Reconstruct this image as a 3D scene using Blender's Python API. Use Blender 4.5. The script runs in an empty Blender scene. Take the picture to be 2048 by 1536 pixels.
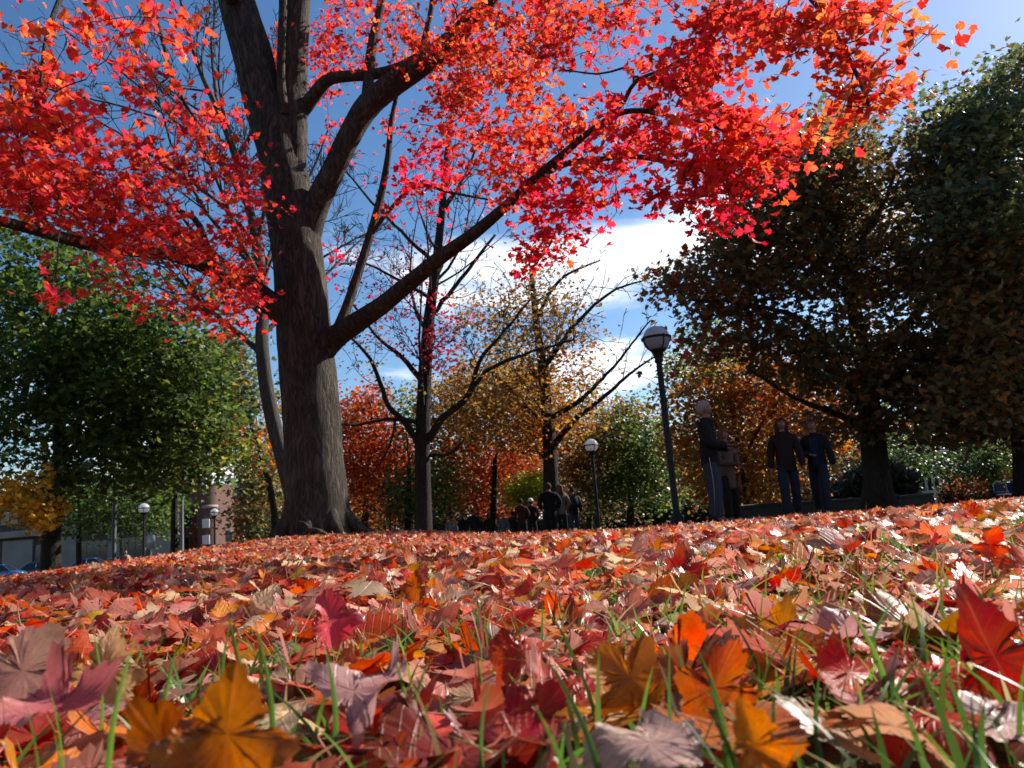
import bpy, math, random, time
import numpy as np
from mathutils import Vector, Matrix
T0 = time.time()
random.seed(7)
RS = np.random.RandomState(11)
sc = bpy.context.scene
col = sc.collection
rad = math.radians

# ------------------------------------------------------------------ camera
F_PX, PITCH, ROLL = 1480.0, rad(9.9), rad(4.6)
CAM = np.array([0.0, 0.0, 0.112])
FW = np.array([0, math.cos(PITCH), math.sin(PITCH)])
R0 = np.array([1.0, 0, 0]); U0 = np.array([0, -math.sin(PITCH), math.cos(PITCH)])
RT = math.cos(ROLL) * R0 - math.sin(ROLL) * U0
UP = math.sin(ROLL) * R0 + math.cos(ROLL) * U0
cd = bpy.data.cameras.new('camera'); cam = bpy.data.objects.new('camera', cd); col.objects.link(cam)
cam.matrix_world = Matrix(((RT[0], UP[0], -FW[0], CAM[0]), (RT[1], UP[1], -FW[1], CAM[1]), (RT[2], UP[2], -FW[2], CAM[2]), (0, 0, 0, 1)))
cd.sensor_width = 36.0; cd.lens = F_PX / 2048 * 36.0
cd.clip_start = 0.02; cd.clip_end = 2000
cd.dof.use_dof = True; cd.dof.focus_distance = 1.6; cd.dof.aperture_fstop = 15.0
sc.camera = cam

# ------------------------------------------------------------------ light
SUN_EL, SUN_AZ = rad(37), rad(57)          # azimuth measured from +Y towards +X
w = bpy.data.worlds.new("World"); sc.world = w; w.use_nodes = True
nt = w.node_tree; nt.nodes.clear()
N = nt.nodes.new; L = nt.links.new
out = N('ShaderNodeOutputWorld'); bg = N('ShaderNodeBackground'); bg.inputs[1].default_value = 0.07
sky = N('ShaderNodeTexSky'); sky.sky_type = 'NISHITA'; sky.sun_disc = False
sky.sun_elevation = SUN_EL; sky.sun_rotation = SUN_AZ; sky.altitude = 300; sky.air_density = 1.0; sky.dust_density = 0.6; sky.ozone_density = 2.2
tc = N('ShaderNodeTexCoord')
sep = N('ShaderNodeSeparateXYZ'); L(tc.outputs['Generated'], sep.inputs[0])
def wm(op, a, b=None, c=None):
    n = N('ShaderNodeMath'); n.operation = op
    for i, v in enumerate((a, b, c)):
        if v is None: continue
        if isinstance(v, (int, float)): n.inputs[i].default_value = v
        else: L(v, n.inputs[i])
    return n.outputs[0]
zz = wm('MAXIMUM', sep.outputs[2], 0.0); den = wm('ADD', zz, 0.13)
cx = wm('DIVIDE', sep.outputs[0], den); cy = wm('DIVIDE', sep.outputs[1], den)
cmb = N('ShaderNodeCombineXYZ'); L(cx, cmb.inputs[0]); L(cy, cmb.inputs[1])
CLOUD_OFF = (0.0, 0.0, 0.0)
mp = N('ShaderNodeMapping'); mp.inputs['Location'].default_value = (12.386802139053561, 3.078828188216476, 5.397865279169406); L(cmb.outputs[0], mp.inputs[0])
nz = N('ShaderNodeTexNoise'); nz.inputs['Scale'].default_value = 0.75; nz.inputs['Detail'].default_value = 9; nz.inputs['Roughness'].default_value = 0.56; nz.inputs['Distortion'].default_value = 0.25
L(mp.outputs[0], nz.inputs['Vector'])
# cloudiness grows towards the horizon, as the whole sky in view does
low = wm('MULTIPLY', wm('SUBTRACT', 0.55, zz), 0.26)
cv = wm('ADD', nz.outputs[0], low)
rp = N('ShaderNodeValToRGB'); L(cv, rp.inputs[0]); rp.color_ramp.interpolation = 'EASE'
rp.color_ramp.elements[0].position = 0.59; rp.color_ramp.elements[0].color = (0, 0, 0, 1)
rp.color_ramp.elements[1].position = 0.70; rp.color_ramp.elements[1].color = (1, 1, 1, 1)
nz2 = N('ShaderNodeTexNoise'); nz2.inputs['Scale'].default_value = 2.2; nz2.inputs['Detail'].default_value = 5; L(mp.outputs[0], nz2.inputs['Vector'])
cc = N('ShaderNodeMix'); cc.data_type = 'RGBA'; L(nz2.outputs[0], cc.inputs[0])
cc.inputs[6].default_value = (6.4, 6.9, 8.0, 1); cc.inputs[7].default_value = (13.5, 13.8, 14.2, 1)
hs = N('ShaderNodeHueSaturation'); hs.inputs['Saturation'].default_value = 1.2; hs.inputs['Value'].default_value = 1.12; L(sky.outputs[0], hs.inputs['Color'])
mx = N('ShaderNodeMix'); mx.data_type = 'RGBA'; L(rp.outputs[0], mx.inputs[0]); L(hs.outputs[0], mx.inputs[6]); L(cc.outputs[2], mx.inputs[7])
L(mx.outputs[2], bg.inputs[0]); L(bg.outputs[0], out.inputs[0])

sd = bpy.data.lights.new('sun', 'SUN'); sd.energy = 5.0; sd.angle = rad(0.53); sd.color = (1.0, 0.95, 0.86)
sun = bpy.data.objects.new('sun', sd); col.objects.link(sun)
S_DIR = Vector((math.cos(SUN_EL) * math.sin(SUN_AZ), math.cos(SUN_EL) * math.cos(SUN_AZ), math.sin(SUN_EL)))
sun.rotation_euler = S_DIR.to_track_quat('Z', 'Y').to_euler(); sun.location = (20, 12, 25)
vs = sc.view_settings; vs.view_transform = 'Standard'; vs.look = 'None'; vs.exposure = 0.92; vs.gamma = 1.0; vs.use_curve_mapping = False
cy_ = sc.cycles
cy_.use_denoising = True; cy_.max_bounces = 6; cy_.diffuse_bounces = 3; cy_.glossy_bounces = 2; cy_.transmission_bounces = 5
cy_.transparent_max_bounces = 6; cy_.use_adaptive_sampling = True; cy_.adaptive_threshold = 0.02
cy_.caustics_reflective = False; cy_.caustics_refractive = False; cy_.sample_clamp_indirect = 6

# ------------------------------------------------------------------ basic helpers
def ray(px, py):
    return FW + (px - 1024) / F_PX * RT - (py - 768) / F_PX * UP
def at(px, py, Y):
    r = ray(px, py); return CAM + r * (Y / r[1])
def horizon_y(px):
    return 1025 - 0.0805 * (px - 1024)
TREE_X, TREE_Y = -2.98, 11.0
def gz(x, y):
    x = np.asarray(x, float); y = np.asarray(y, float)
    yc = np.clip(y, -5, 34)
    base = -0.0193 * yc - 0.0007 * yc * np.abs(yc) * (yc > 0)
    base = base - 0.032 * np.clip(y - 34, 0, 200)
    base = base + 0.30 * np.exp(-(((x - TREE_X) / 2.6) ** 2 + ((y - TREE_Y) / 3.6) ** 2))
    base = base - np.clip(0.055 * np.log1p(np.exp(np.clip(-x - 5.5, -30, 30))), 0, 0.30)
    base = base + .6 * np.clip((y - 40) / 20, 0, 1) * np.clip((-x - 10) / 10, 0, 1)
    base = base + 0.012 * np.sin(x * 2.3 + 1) * np.sin(y * 1.7) * np.clip(y / 3, 0, 1)
    return base
def on_ground(px, Y):
    """ground point seen in pixel column px at distance Y"""
    z = 0.0
    hy = horizon_y(px)
    for _ in range(6):
        p = at(px, hy - (z - CAM[2]) / Y * F_PX, Y); z = float(gz(p[0], Y))
    return np.array([p[0], Y, z])

def tag(o, label=None, cat=None, group=None, kind=None):
    if label: o['label'] = label
    if cat: o['category'] = cat
    if group: o['group'] = group
    if kind: o['kind'] = kind
    return o
def empty(name, loc, rz=0.0, **k):
    o = bpy.data.objects.new(name, None); o.location = [float(v) for v in loc]; o.rotation_euler = (0, 0, rz); col.objects.link(o)
    return tag(o, **k)
def link(name, me, parent=None, world=False, **k):
    o = bpy.data.objects.new(name, me); col.objects.link(o)
    if parent is not None:
        o.parent = parent
        if world: o.matrix_parent_inverse = parent_world(parent).inverted()
    return tag(o, **k)
def parent_world(p):
    M = p.matrix_basis.copy()
    return parent_world(p.parent) @ p.matrix_parent_inverse @ M if p.parent else M

class MB:
    """collects verts and faces and turns them into one mesh"""
    def __init__(s): s.v = []; s.f3 = []; s.f4 = []; s.n = 0; s.c = []; s.l = []; s.m3 = []; s.m4 = []
    def add(s, v, f3=None, f4=None, c=None, l=None, mi=0):
        v = np.asarray(v, float).reshape(-1, 3)
        if f3 is not None and len(f3): f3 = np.asarray(f3, int).reshape(-1, 3); s.f3.append(f3 + s.n); s.m3.append(np.full(len(f3), mi))
        if f4 is not None and len(f4): f4 = np.asarray(f4, int).reshape(-1, 4); s.f4.append(f4 + s.n); s.m4.append(np.full(len(f4), mi))
        s.v.append(v); s.n += len(v)
        s.c.append(np.asarray(c, float).reshape(-1, 3) if c is not None else np.zeros((len(v), 3)))
        s.l.append(np.asarray(l, float).reshape(-1, 3) if l is not None else np.zeros((len(v), 3)))
        return s
    def mesh(s, name, mats, smooth=True, attrs=False):
        me = bpy.data.meshes.new(name)
        if not isinstance(mats, (list, tuple)): mats = [mats]
        for m in mats: me.materials.append(m)
        if s.n == 0: return me
        V = np.concatenate(s.v)
        F3 = np.concatenate(s.f3) if s.f3 else np.zeros((0, 3), int)
        F4 = np.concatenate(s.f4) if s.f4 else np.zeros((0, 4), int)
        me.vertices.add(len(V)); me.vertices.foreach_set('co', V.astype(np.float32).ravel())
        nl = F3.size + F4.size
        me.loops.add(nl); me.loops.foreach_set('vertex_index', np.concatenate([F3.ravel(), F4.ravel()]).astype(np.int32))
        nf = len(F3) + len(F4); me.polygons.add(nf)
        starts = np.concatenate([np.arange(len(F3)) * 3, F3.size + np.arange(len(F4)) * 4]).astype(np.int32)
        me.polygons.foreach_set('loop_start', starts)
        me.polygons.foreach_set('material_index', np.concatenate(([*s.m3] + [*s.m4]) or [np.zeros(0)]).astype(np.int32))
        me.polygons.foreach_set('use_smooth', np.full(nf, smooth))
        if attrs:
            C = np.concatenate(s.c); A = me.attributes.new('Col', 'FLOAT_COLOR', 'POINT')
            A.data.foreach_set('color', np.hstack([C, np.ones((len(C), 1))]).astype(np.float32).ravel())
            LL = np.concatenate(s.l); A = me.attributes.new('lc', 'FLOAT_VECTOR', 'POINT')
            A.data.foreach_set('vector', LL.astype(np.float32).ravel())
        me.update(calc_edges=True); me.validate()
        return me
    def obj(s, name, mats, parent=None, smooth=True, attrs=False, world=False, **k):
        return link(name, s.mesh(name, mats, smooth, attrs), parent, world, **k)
    # ---- shapes
    def box(s, x0, x1, y0, y1, z0, z1, mi=0, bev=0.0):
        b = bev
        if b <= 0:
            v = [(x, y, z) for z in (z0, z1) for x, y in ((x0, y0), (x1, y0), (x1, y1), (x0, y1))]
            return s.add(v, f4=[(3, 2, 1, 0), (4, 5, 6, 7), (0, 1, 5, 4), (1, 2, 6, 5), (2, 3, 7, 6), (3, 0, 4, 7)], mi=mi)
        def rect(i, z): return [(x0 + i, y0 + i, z), (x1 - i, y0 + i, z), (x1 - i, y1 - i, z), (x0 + i, y1 - i, z)]
        v = rect(b, z0) + rect(0, z0 + b) + rect(0, z1 - b) + rect(b, z1)
        f = [(3, 2, 1, 0), (12, 13, 14, 15)]
        for k in range(3):
            for j in range(4): f.append((k * 4 + j, k * 4 + (j + 1) % 4, k * 4 + 4 + (j + 1) % 4, k * 4 + 4 + j))
        return s.add(v, f4=f, mi=mi)
    def lathe(s, prof, n=16, c=(0, 0, 0), mi=0, a0=0, a1=2 * math.pi, cap=True):
        full = abs(a1 - a0 - 2 * math.pi) < 1e-6
        m = n if full else n + 1
        v = []; f = []
        for r, z in prof:
            for k in range(m):
                a = a0 + (a1 - a0) * k / n; v.append((c[0] + r * math.cos(a), c[1] + r * math.sin(a), c[2] + z))
        for i in range(len(prof) - 1):
            for k in range(n):
                k2 = (k + 1) % m; f.append((i * m + k, i * m + k2, (i + 1) * m + k2, (i + 1) * m + k))
        return s.add(v, f4=f, mi=mi)
    def tube(s, P, R, n=5, c=None, mi=0, cap=True, rough=0.0, seed=0):
        P = np.asarray(P, float); R = np.asarray(R, float); m = len(P)
        T = np.gradient(P, axis=0); T /= np.linalg.norm(T, axis=1)[:, None] + 1e-9
        mt = T.mean(0); ref = np.zeros(3); ref[np.argmin(np.abs(mt))] = 1
        A = np.cross(T, ref); A /= np.linalg.norm(A, axis=1)[:, None] + 1e-9
        B = np.cross(T, A)
        a = np.arange(n) * 2 * math.pi / n
        rr = R[:, None] * np.ones((1, n))
        if rough > 0:
            q = np.random.RandomState(seed)
            ph = q.rand(6) * 6
            for h, (k, zf) in enumerate(((2, .7), (3, 1.1), (5, .9), (7, 1.7), (9, 2.3), (4, 3.1))):
                rr = rr * (1 + rough * np.cos(k * a[None, :] + ph[h] + np.sin(np.arange(m)[:, None] * zf * .35 + ph[h])) / (1 + h * .35))
        V = P[:, None, :] + rr[:, :, None] * (np.cos(a)[None, :, None] * A[:, None, :] + np.sin(a)[None, :, None] * B[:, None, :])
        i = np.arange(m - 1)[:, None] * n; k = np.arange(n)[None, :]; k2 = (k + 1) % n
        F = np.stack([i + k, i + k2, i + n + k2, i + n + k], -1).reshape(-1, 4)
        V = V.reshape(-1, 3); f3 = None
        if cap:
            V = np.vstack([V, P[-1] + T[-1] * R[-1] * .5]); e = len(V) - 1; b = (m - 1) * n
            f3 = [(b + j, b + (j + 1) % n, e) for j in range(n)]
        return s.add(V, f3=f3, f4=F, c=(np.tile(c, (len(V), 1)) if c is not None else None), mi=mi)
    def ball(s, c, r, n=12, m=8, mi=0, sc_=(1, 1, 1)):
        v = [];
        for i in range(m + 1):
            t = math.pi * i / m
            for k in range(n):
                a = 2 * math.pi * k / n
                v.append((c[0] + sc_[0] * r * math.sin(t) * math.cos(a), c[1] + sc_[1] * r * math.sin(t) * math.sin(a), c[2] + sc_[2] * r * math.cos(t)))
        f = [(i * n + k, (i + 1) * n + k, (i + 1) * n + (k + 1) % n, i * n + (k + 1) % n) for i in range(m) for k in range(n)]
        return s.add(v, f4=f, mi=mi)

# ------------------------------------------------------------------ materials
def newmat(name):
    m = bpy.data.materials.new(name); m.use_nodes = True
    t = m.node_tree; t.nodes.clear(); o = t.nodes.new('ShaderNodeOutputMaterial')
    return m, t, o
class NB:
    def __init__(s, t): s.t = t
    def n(s, typ, **k):
        x = s.t.nodes.new(typ)
        for a, b in k.items(): setattr(x, a, b)
        return x
    def l(s, a, b): s.t.links.new(a, b)
    def m(s, op, *ar, clamp=False):
        x = s.n('ShaderNodeMath', operation=op); x.use_clamp = clamp
        for i, v in enumerate(ar):
            if isinstance(v, (int, float)): x.inputs[i].default_value = v
            else: s.l(v, x.inputs[i])
        return x.outputs[0]
    def mix(s, f, a, b, mode='MIX'):
        x = s.n('ShaderNodeMix'); x.data_type = 'RGBA'; x.blend_type = mode
        for i, v in ((0, f), (6, a), (7, b)):
            if isinstance(v, (int, float)): x.inputs[i].default_value = v
            elif isinstance(v, tuple): x.inputs[i].default_value = (*v[:3], 1)
            else: s.l(v, x.inputs[i])
        return x.outputs[2]
    def noise(s, scale, vec=None, detail=4, rough=.55, dist=0):
        x = s.n('ShaderNodeTexNoise'); x.inputs['Scale'].default_value = scale; x.inputs['Detail'].default_value = detail
        x.inputs['Roughness'].default_value = rough; x.inputs['Distortion'].default_value = dist
        if vec is not None: s.l(vec, x.inputs['Vector'])
        return x.outputs[0]
    def ramp(s, f, *stops):
        x = s.n('ShaderNodeValToRGB'); s.l(f, x.inputs[0]); e = x.color_ramp.elements
        while len(e) < len(stops): e.new(0.5)
        for i, (p, c) in enumerate(stops):
            e[i].position = p; e[i].color = (*c, 1) if isinstance(c, tuple) else (c, c, c, 1)
        return x.outputs[0]
    def bump(s, h, st=.3, d=.02):
        x = s.n('ShaderNodeBump'); x.inputs['Strength'].default_value = st; x.inputs['Distance'].default_value = d; s.l(h, x.inputs['Height']); return x.outputs[0]

def leaf_mat(name, source='attr', fallen=False, trans=0.5, veins=True, gloss=.12, sat=1.0):
    m, t, o = newmat(name); b = NB(t)
    lc = b.n('ShaderNodeAttribute', attribute_name='lc').outputs['Vector']
    if source == 'attr': base = b.n('ShaderNodeAttribute', attribute_name='Col').outputs['Color']
    else: base = b.n('ShaderNodeObjectInfo').outputs['Color']
    if source == 'attr':
        vec = b.n('ShaderNodeVectorMath', operation='MULTIPLY'); b.l(lc, vec.inputs[0]); vec.inputs[1].default_value = (1, 1, 60); rv = vec.outputs[0]
    else:
        oi = b.n('ShaderNodeObjectInfo').outputs['Random']; cb = b.n('ShaderNodeCombineXYZ'); b.l(b.m('MULTIPLY', oi, 40.0), cb.inputs[2])
        vec = b.n('ShaderNodeVectorMath', operation='ADD'); b.l(lc, vec.inputs[0]); b.l(cb.outputs[0], vec.inputs[1]); rv = vec.outputs[0]
    c = base
    if fallen or veins:
        n1 = b.noise(2.2, rv, 3); n2 = b.noise(14, rv, 4, .6)
        if fallen:
            # patches turned orange or yellow, brown edges and specks
            hv = b.n('ShaderNodeHueSaturation'); b.l(c, hv.inputs['Color']); b.l(b.m('ADD', b.m('MULTIPLY', n1, .055), .474), hv.inputs['Hue']); hv.inputs['Saturation'].default_value = 1.12
            b.l(b.m('ADD', .62, b.m('MULTIPLY', n2, .75)), hv.inputs['Value']); c = hv.outputs[0]
            spk = b.ramp(b.noise(30, rv, 2, .5), (.64, 0.0), (.70, 1.0)); c = b.mix(b.m('MULTIPLY', spk, .55), c, (.10, .035, .015))
            sp0 = b.n('ShaderNodeSeparateXYZ'); b.l(lc, sp0.inputs[0]); rr_ = b.m('POWER', b.m('ADD', b.m('POWER', sp0.outputs[0], 2.0), b.m('POWER', b.m('SUBTRACT', sp0.outputs[1], .42), 2.0)), .5)
            edge = b.ramp(b.m('ADD', rr_, b.m('MULTIPLY', b.noise(5, rv, 4, .6), .75)), (.74, 0.0), (.95, 1.0)); c = b.mix(b.m('MULTIPLY', edge, .38), c, (.18, .07, .025))
        else:
            hv = b.n('ShaderNodeHueSaturation'); b.l(c, hv.inputs['Color']); b.l(b.m('ADD', b.m('MULTIPLY', n1, .05), .475), hv.inputs['Hue']); hv.inputs['Value'].default_value = 1.0; c = hv.outputs[0]
    vein = None
    if veins:
        sp = b.n('ShaderNodeSeparateXYZ'); b.l(lc, sp.inputs[0]); ax = b.m('ABSOLUTE', sp.outputs[0]); yy = sp.outputs[1]
        ms = []
        for ang, wd in ((0, .013), (42, .010), (72, .008)):
            s_, c_ = math.sin(rad(ang)), math.cos(rad(ang))
            d = b.m('ABSOLUTE', b.m('SUBTRACT', b.m('MULTIPLY', ax, c_), b.m('MULTIPLY', yy, s_)))
            ms.append(b.m('SUBTRACT', 1.0, b.m('DIVIDE', d, wd), clamp=True))
        q = b.m('FRACT', b.m('MULTIPLY', b.m('SUBTRACT', yy, b.m('MULTIPLY', ax, .95)), 8.0))
        sec = b.m('MULTIPLY', b.m('SUBTRACT', 1.0, b.m('DIVIDE', b.m('ABSOLUTE', b.m('SUBTRACT', q, .5)), .075), clamp=True), .45)
        vein = b.m('MAXIMUM', b.m('MAXIMUM', ms[0], ms[1]), b.m('MAXIMUM', ms[2], sec))
        c = b.mix(b.m('MULTIPLY', vein, .45), c, (.50, .20, .10) if fallen else (.30, .03, .01))
    if fallen:
        # the underside of a fallen maple leaf is a pale, dusty pink
        bf = b.n('ShaderNodeNewGeometry').outputs['Backfacing']
        uf = b.m('ADD', b.m('MULTIPLY', b.n('ShaderNodeSeparateXYZ').outputs[2] if False else b.noise(.7, rv, 0), 1.3), -.36, clamp=True)
        under = b.mix(uf, c, (.60, .36, .30))
        if vein is not None: under = b.mix(b.m('MULTIPLY', vein, .5), under, (.50, .14, .14))
        c = b.mix(bf, c, under)
    p = b.n('ShaderNodeBsdfPrincipled'); b.l(c, p.inputs['Base Color']); p.inputs['Roughness'].default_value = .40 if fallen else .42
    p.inputs['Specular IOR Level'].default_value = .42 if fallen else gloss * 3
    tr = b.n('ShaderNodeBsdfTranslucent')
    ht = b.n('ShaderNodeHueSaturation'); b.l(c, ht.inputs['Color']); ht.inputs['Saturation'].default_value = 1.04 * sat; ht.inputs['Value'].default_value = 1.25 if fallen else 1.5; b.l(ht.outputs[0], tr.inputs[0])
    if vein is not None:
        bm = b.bump(vein, .5, .0015) if fallen else None
        if bm: b.l(bm, p.inputs['Normal'])
    mx_ = b.n('ShaderNodeMixShader'); mx_.inputs[0].default_value = trans; b.l(p.outputs[0], mx_.inputs[1]); b.l(tr.outputs[0], mx_.inputs[2]); b.l(mx_.outputs[0], o.inputs[0])
    return m
M_FALL_O = leaf_mat('fallen_leaf_object', 'obj', True, .40)
M_FALL = leaf_mat('fallen_leaf', 'attr', True, .38)
M_CROWN_O = leaf_mat('maple_leaf_object', 'obj', False, .62)
M_CROWN = leaf_mat('maple_leaf', 'attr', False, .62)
M_BGLEAF = leaf_mat('tree_leaf', 'attr', False, .5, veins=False)

def grass_mat():
    m, t, o = newmat('grass_blade'); b = NB(t)
    c = b.n('ShaderNodeAttribute', attribute_name='Col').outputs['Color']
    p = b.n('ShaderNodeBsdfPrincipled'); b.l(c, p.inputs['Base Color']); p.inputs['Roughness'].default_value = .32; p.inputs['Specular IOR Level'].default_value = .5
    tr = b.n('ShaderNodeBsdfTranslucent'); h = b.n('ShaderNodeHueSaturation'); b.l(c, h.inputs['Color']); h.inputs['Value'].default_value = 1.6; h.inputs['Hue'].default_value = .485; b.l(h.outputs[0], tr.inputs[0])
    x = b.n('ShaderNodeMixShader'); x.inputs[0].default_value = .45; b.l(p.outputs[0], x.inputs[1]); b.l(tr.outputs[0], x.inputs[2]); b.l(x.outputs[0], o.inputs[0]); return m
M_GRASS = grass_mat()
def bark_mat(name, c0, c1, scale=1.0, moss=0.0, bd=.03):
    m, t, o = newmat(name); b = NB(t)
    g = b.n('ShaderNodeTexCoord').outputs['Object']
    mp = b.n('ShaderNodeMapping'); b.l(g, mp.inputs[0]); mp.inputs['Scale'].default_value = (14 * scale, 14 * scale, 2.6 * scale)
    a = b.noise(1.0, mp.outputs[0], 7, .66, .8); a2 = b.noise(3.1, mp.outputs[0], 5, .6)
    rg = b.m('MULTIPLY', b.m('ABSOLUTE', b.m('SUBTRACT', a, .5)), 4.0)
    h = b.m('ADD', rg, b.m('MULTIPLY', a2, .5))
    big = b.noise(1.3, g, 3)
    c = b.mix(b.ramp(h, (.15, 0.0), (.8, 1.0)), c0, c1)
    c = b.mix(b.m('MULTIPLY', big, .5), c, tuple(v * .6 for v in c0))
    if moss: c = b.mix(b.m('MULTIPLY', b.ramp(b.noise(2.3, g, 5), (.5, 0.0), (.68, 1.0)), moss), c, (.16, .17, .12))
    p = b.n('ShaderNodeBsdfPrincipled'); b.l(c, p.inputs['Base Color']); p.inputs['Roughness'].default_value = .9; p.inputs['Specular IOR Level'].default_value = .2
    b.l(b.bump(h, .9, bd), p.inputs['Normal']); b.l(p.outputs[0], o.inputs[0]); return m
M_BARK = bark_mat('maple_bark', (.020, .014, .011), (.16, .125, .10), .8, .2, .05)
M_BARK2 = bark_mat('dark_bark', (.018, .014, .011), (.065, .052, .043), 1.3)
M_TWIG = bark_mat('twig_bark', (.035, .022, .018), (.09, .06, .05), 2.0)
M_BARKG = bark_mat('grey_bark', (.05, .046, .04), (.16, .145, .13), 1.6)
def simple(name, c, rough=.6, metal=0.0, nscale=6, var=.25, spec=.4, bump=0.0, coat=0.0, trans=0.0):
    m, t, o = newmat(name); b = NB(t); g = b.n('ShaderNodeTexCoord').outputs['Object']
    n = b.noise(nscale, g, 5, .6)
    cc_ = b.mix(n, tuple(v * (1 - var) for v in c), tuple(min(1, v * (1 + var)) for v in c))
    p = b.n('ShaderNodeBsdfPrincipled'); b.l(cc_, p.inputs['Base Color']); p.inputs['Roughness'].default_value = rough; p.inputs['Metallic'].default_value = metal
    p.inputs['Specular IOR Level'].default_value = spec; p.inputs['Coat Weight'].default_value = coat; p.inputs['Transmission Weight'].default_value = trans
    if bump: b.l(b.bump(b.noise(nscale * 6, g, 4), bump, .01), p.inputs['Normal'])
    b.l(p.outputs[0], o.inputs[0]); return m

print('setup', round(time.time() - T0, 1))
# ------------------------------------------------------------------ ground
def lawn_mat():
    m, t, o = newmat('lawn_soil'); b = NB(t); g = b.n('ShaderNodeTexCoord').outputs['Object']
    n1 = b.noise(.5, g, 4); n2 = b.noise(9, g, 6, .7); n3 = b.noise(45, g, 3, .6)
    c = b.mix(b.ramp(n2, (.35, 0.0), (.65, 1.0)), (.020, .030, .010), (.05, .065, .02))
    c = b.mix(b.ramp(n3, (.52, 0.0), (.60, 1.0)), c, (.11, .035, .018))
    c = b.mix(b.m('MULTIPLY', b.ramp(n1, (.45, 0.0), (.65, 1.0)), .6), c, (.05, .035, .022))
    p = b.n('ShaderNodeBsdfPrincipled'); b.l(c, p.inputs['Base Color']); p.inputs['Roughness'].default_value = .95; p.inputs['Specular IOR Level'].default_value = .1
    b.l(b.bump(n2, .8, .03), p.inputs['Normal']); b.l(p.outputs[0], o.inputs[0]); return m
def sheet(xs, ys, zf, off=0.0):
    X, Y = np.meshgrid(xs, ys); Z = zf(X, Y) + off
    V = np.stack([X, Y, Z], -1).reshape(-1, 3); nx = len(xs)
    i = (np.arange(len(ys) - 1)[:, None] * nx + np.arange(nx - 1)[None, :])
    F = np.stack([i, i + 1, i + nx + 1, i + nx], -1).reshape(-1, 4); return V, F
xs = np.concatenate([[-600, -300, -150, -80], np.arange(-50, -12, 2), np.arange(-12, 12, .3), np.arange(12, 51, 2), [80, 150, 300, 600]])
ys = np.concatenate([[-300, -80, -25, -8], np.arange(-3, 20, .3), np.arange(20, 60, 2), [62, 70, 85, 110, 160, 300, 700]])
V, Fq = sheet(xs, ys, lambda x, y: gz(x, y) - .012)
MB().add(V, f4=Fq).obj('lawn', lawn_mat(), label='lawn under the fallen leaves, falling away from the big maple', kind='structure')

def strip(name, pts, w_, mat, off, label, kerb=None):
    """a path or road draped along pts (x,y)"""
    P = np.array(pts, float); d = np.concatenate([[0], np.cumsum(np.linalg.norm(np.diff(P, axis=0), axis=1))])
    n = max(4, int(d[-1] / 1.0)); q = np.linspace(0, d[-1], n); x = np.interp(q, d, P[:, 0]); y = np.interp(q, d, P[:, 1])
    tx, ty = np.gradient(x), np.gradient(y); l_ = np.hypot(tx, ty); nx_, ny_ = -ty / l_, tx / l_
    k = 5; V = []
    for j in range(k):
        s_ = (j / (k - 1) - .5) * w_; X = x + nx_ * s_; Y = y + ny_ * s_; V.append(np.stack([X, Y, gz(X, Y) + off], -1))
    V = np.array(V).reshape(-1, 3); i = np.arange(k - 1)[:, None] * n + np.arange(n - 1)[None, :]
    F_ = np.stack([i, i + 1, i + n + 1, i + n], -1).reshape(-1, 4)
    MB().add(V, f4=F_).obj(name, mat, label=label, kind='structure')
    if kerb:
        mk = MB()
        for sgn in (-1, 1):
            for q_ in range(n - 1):
                pass
            o1 = sgn * w_ / 2; o2 = sgn * (w_ / 2 + .14)
            A = np.stack([x + nx_ * o1, y + ny_ * o1, gz(x + nx_ * o1, y + ny_ * o1)], -1); B = np.stack([x + nx_ * o2, y + ny_ * o2, gz(x + nx_ * o2, y + ny_ * o2)], -1)
            A0 = A - [0, 0, .05]; B0 = B - [0, 0, .05]; A1 = A + [0, 0, .12]; B1 = B + [0, 0, .12]
            VV = np.concatenate([A0, A1, B1, B0]); fs = []
            for a_, b_ in ((0, 1), (1, 2), (2, 3)):
                i0 = np.arange(n - 1); fs.append(np.stack([a_ * n + i0, a_ * n + i0 + 1, b_ * n + i0 + 1, b_ * n + i0], -1))
            mk.add(VV, f4=np.concatenate(fs))
        mk.obj(kerb, simple('kerb_concrete', (.32, .31, .29), .85, var=.3, nscale=3), label='pale concrete kerb along both sides of the ' + name, kind='structure')
M_ASPH = simple('asphalt', (.055, .053, .052), .9, nscale=12, var=.4, bump=.3)
M_CONC = simple('path_concrete', (.20, .19, .175), .9, nscale=4, var=.3, bump=.2)
strip('footpath', [(-30, 30), (-12, 25), (0, 19.5), (3, 14.6), (8, 12.7), (16, 14.5), (30, 20)], 2.6, M_CONC, .006, 'concrete footpath in shade where the people walk behind the leafy lawn')
strip('street', [(-95, 52), (-45, 66), (-18, 82), (10, 112), (50, 122), (150, 128)], 9.0, M_ASPH, .006, 'asphalt street with parked cars beyond the park', kerb='street_kerb')

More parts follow.
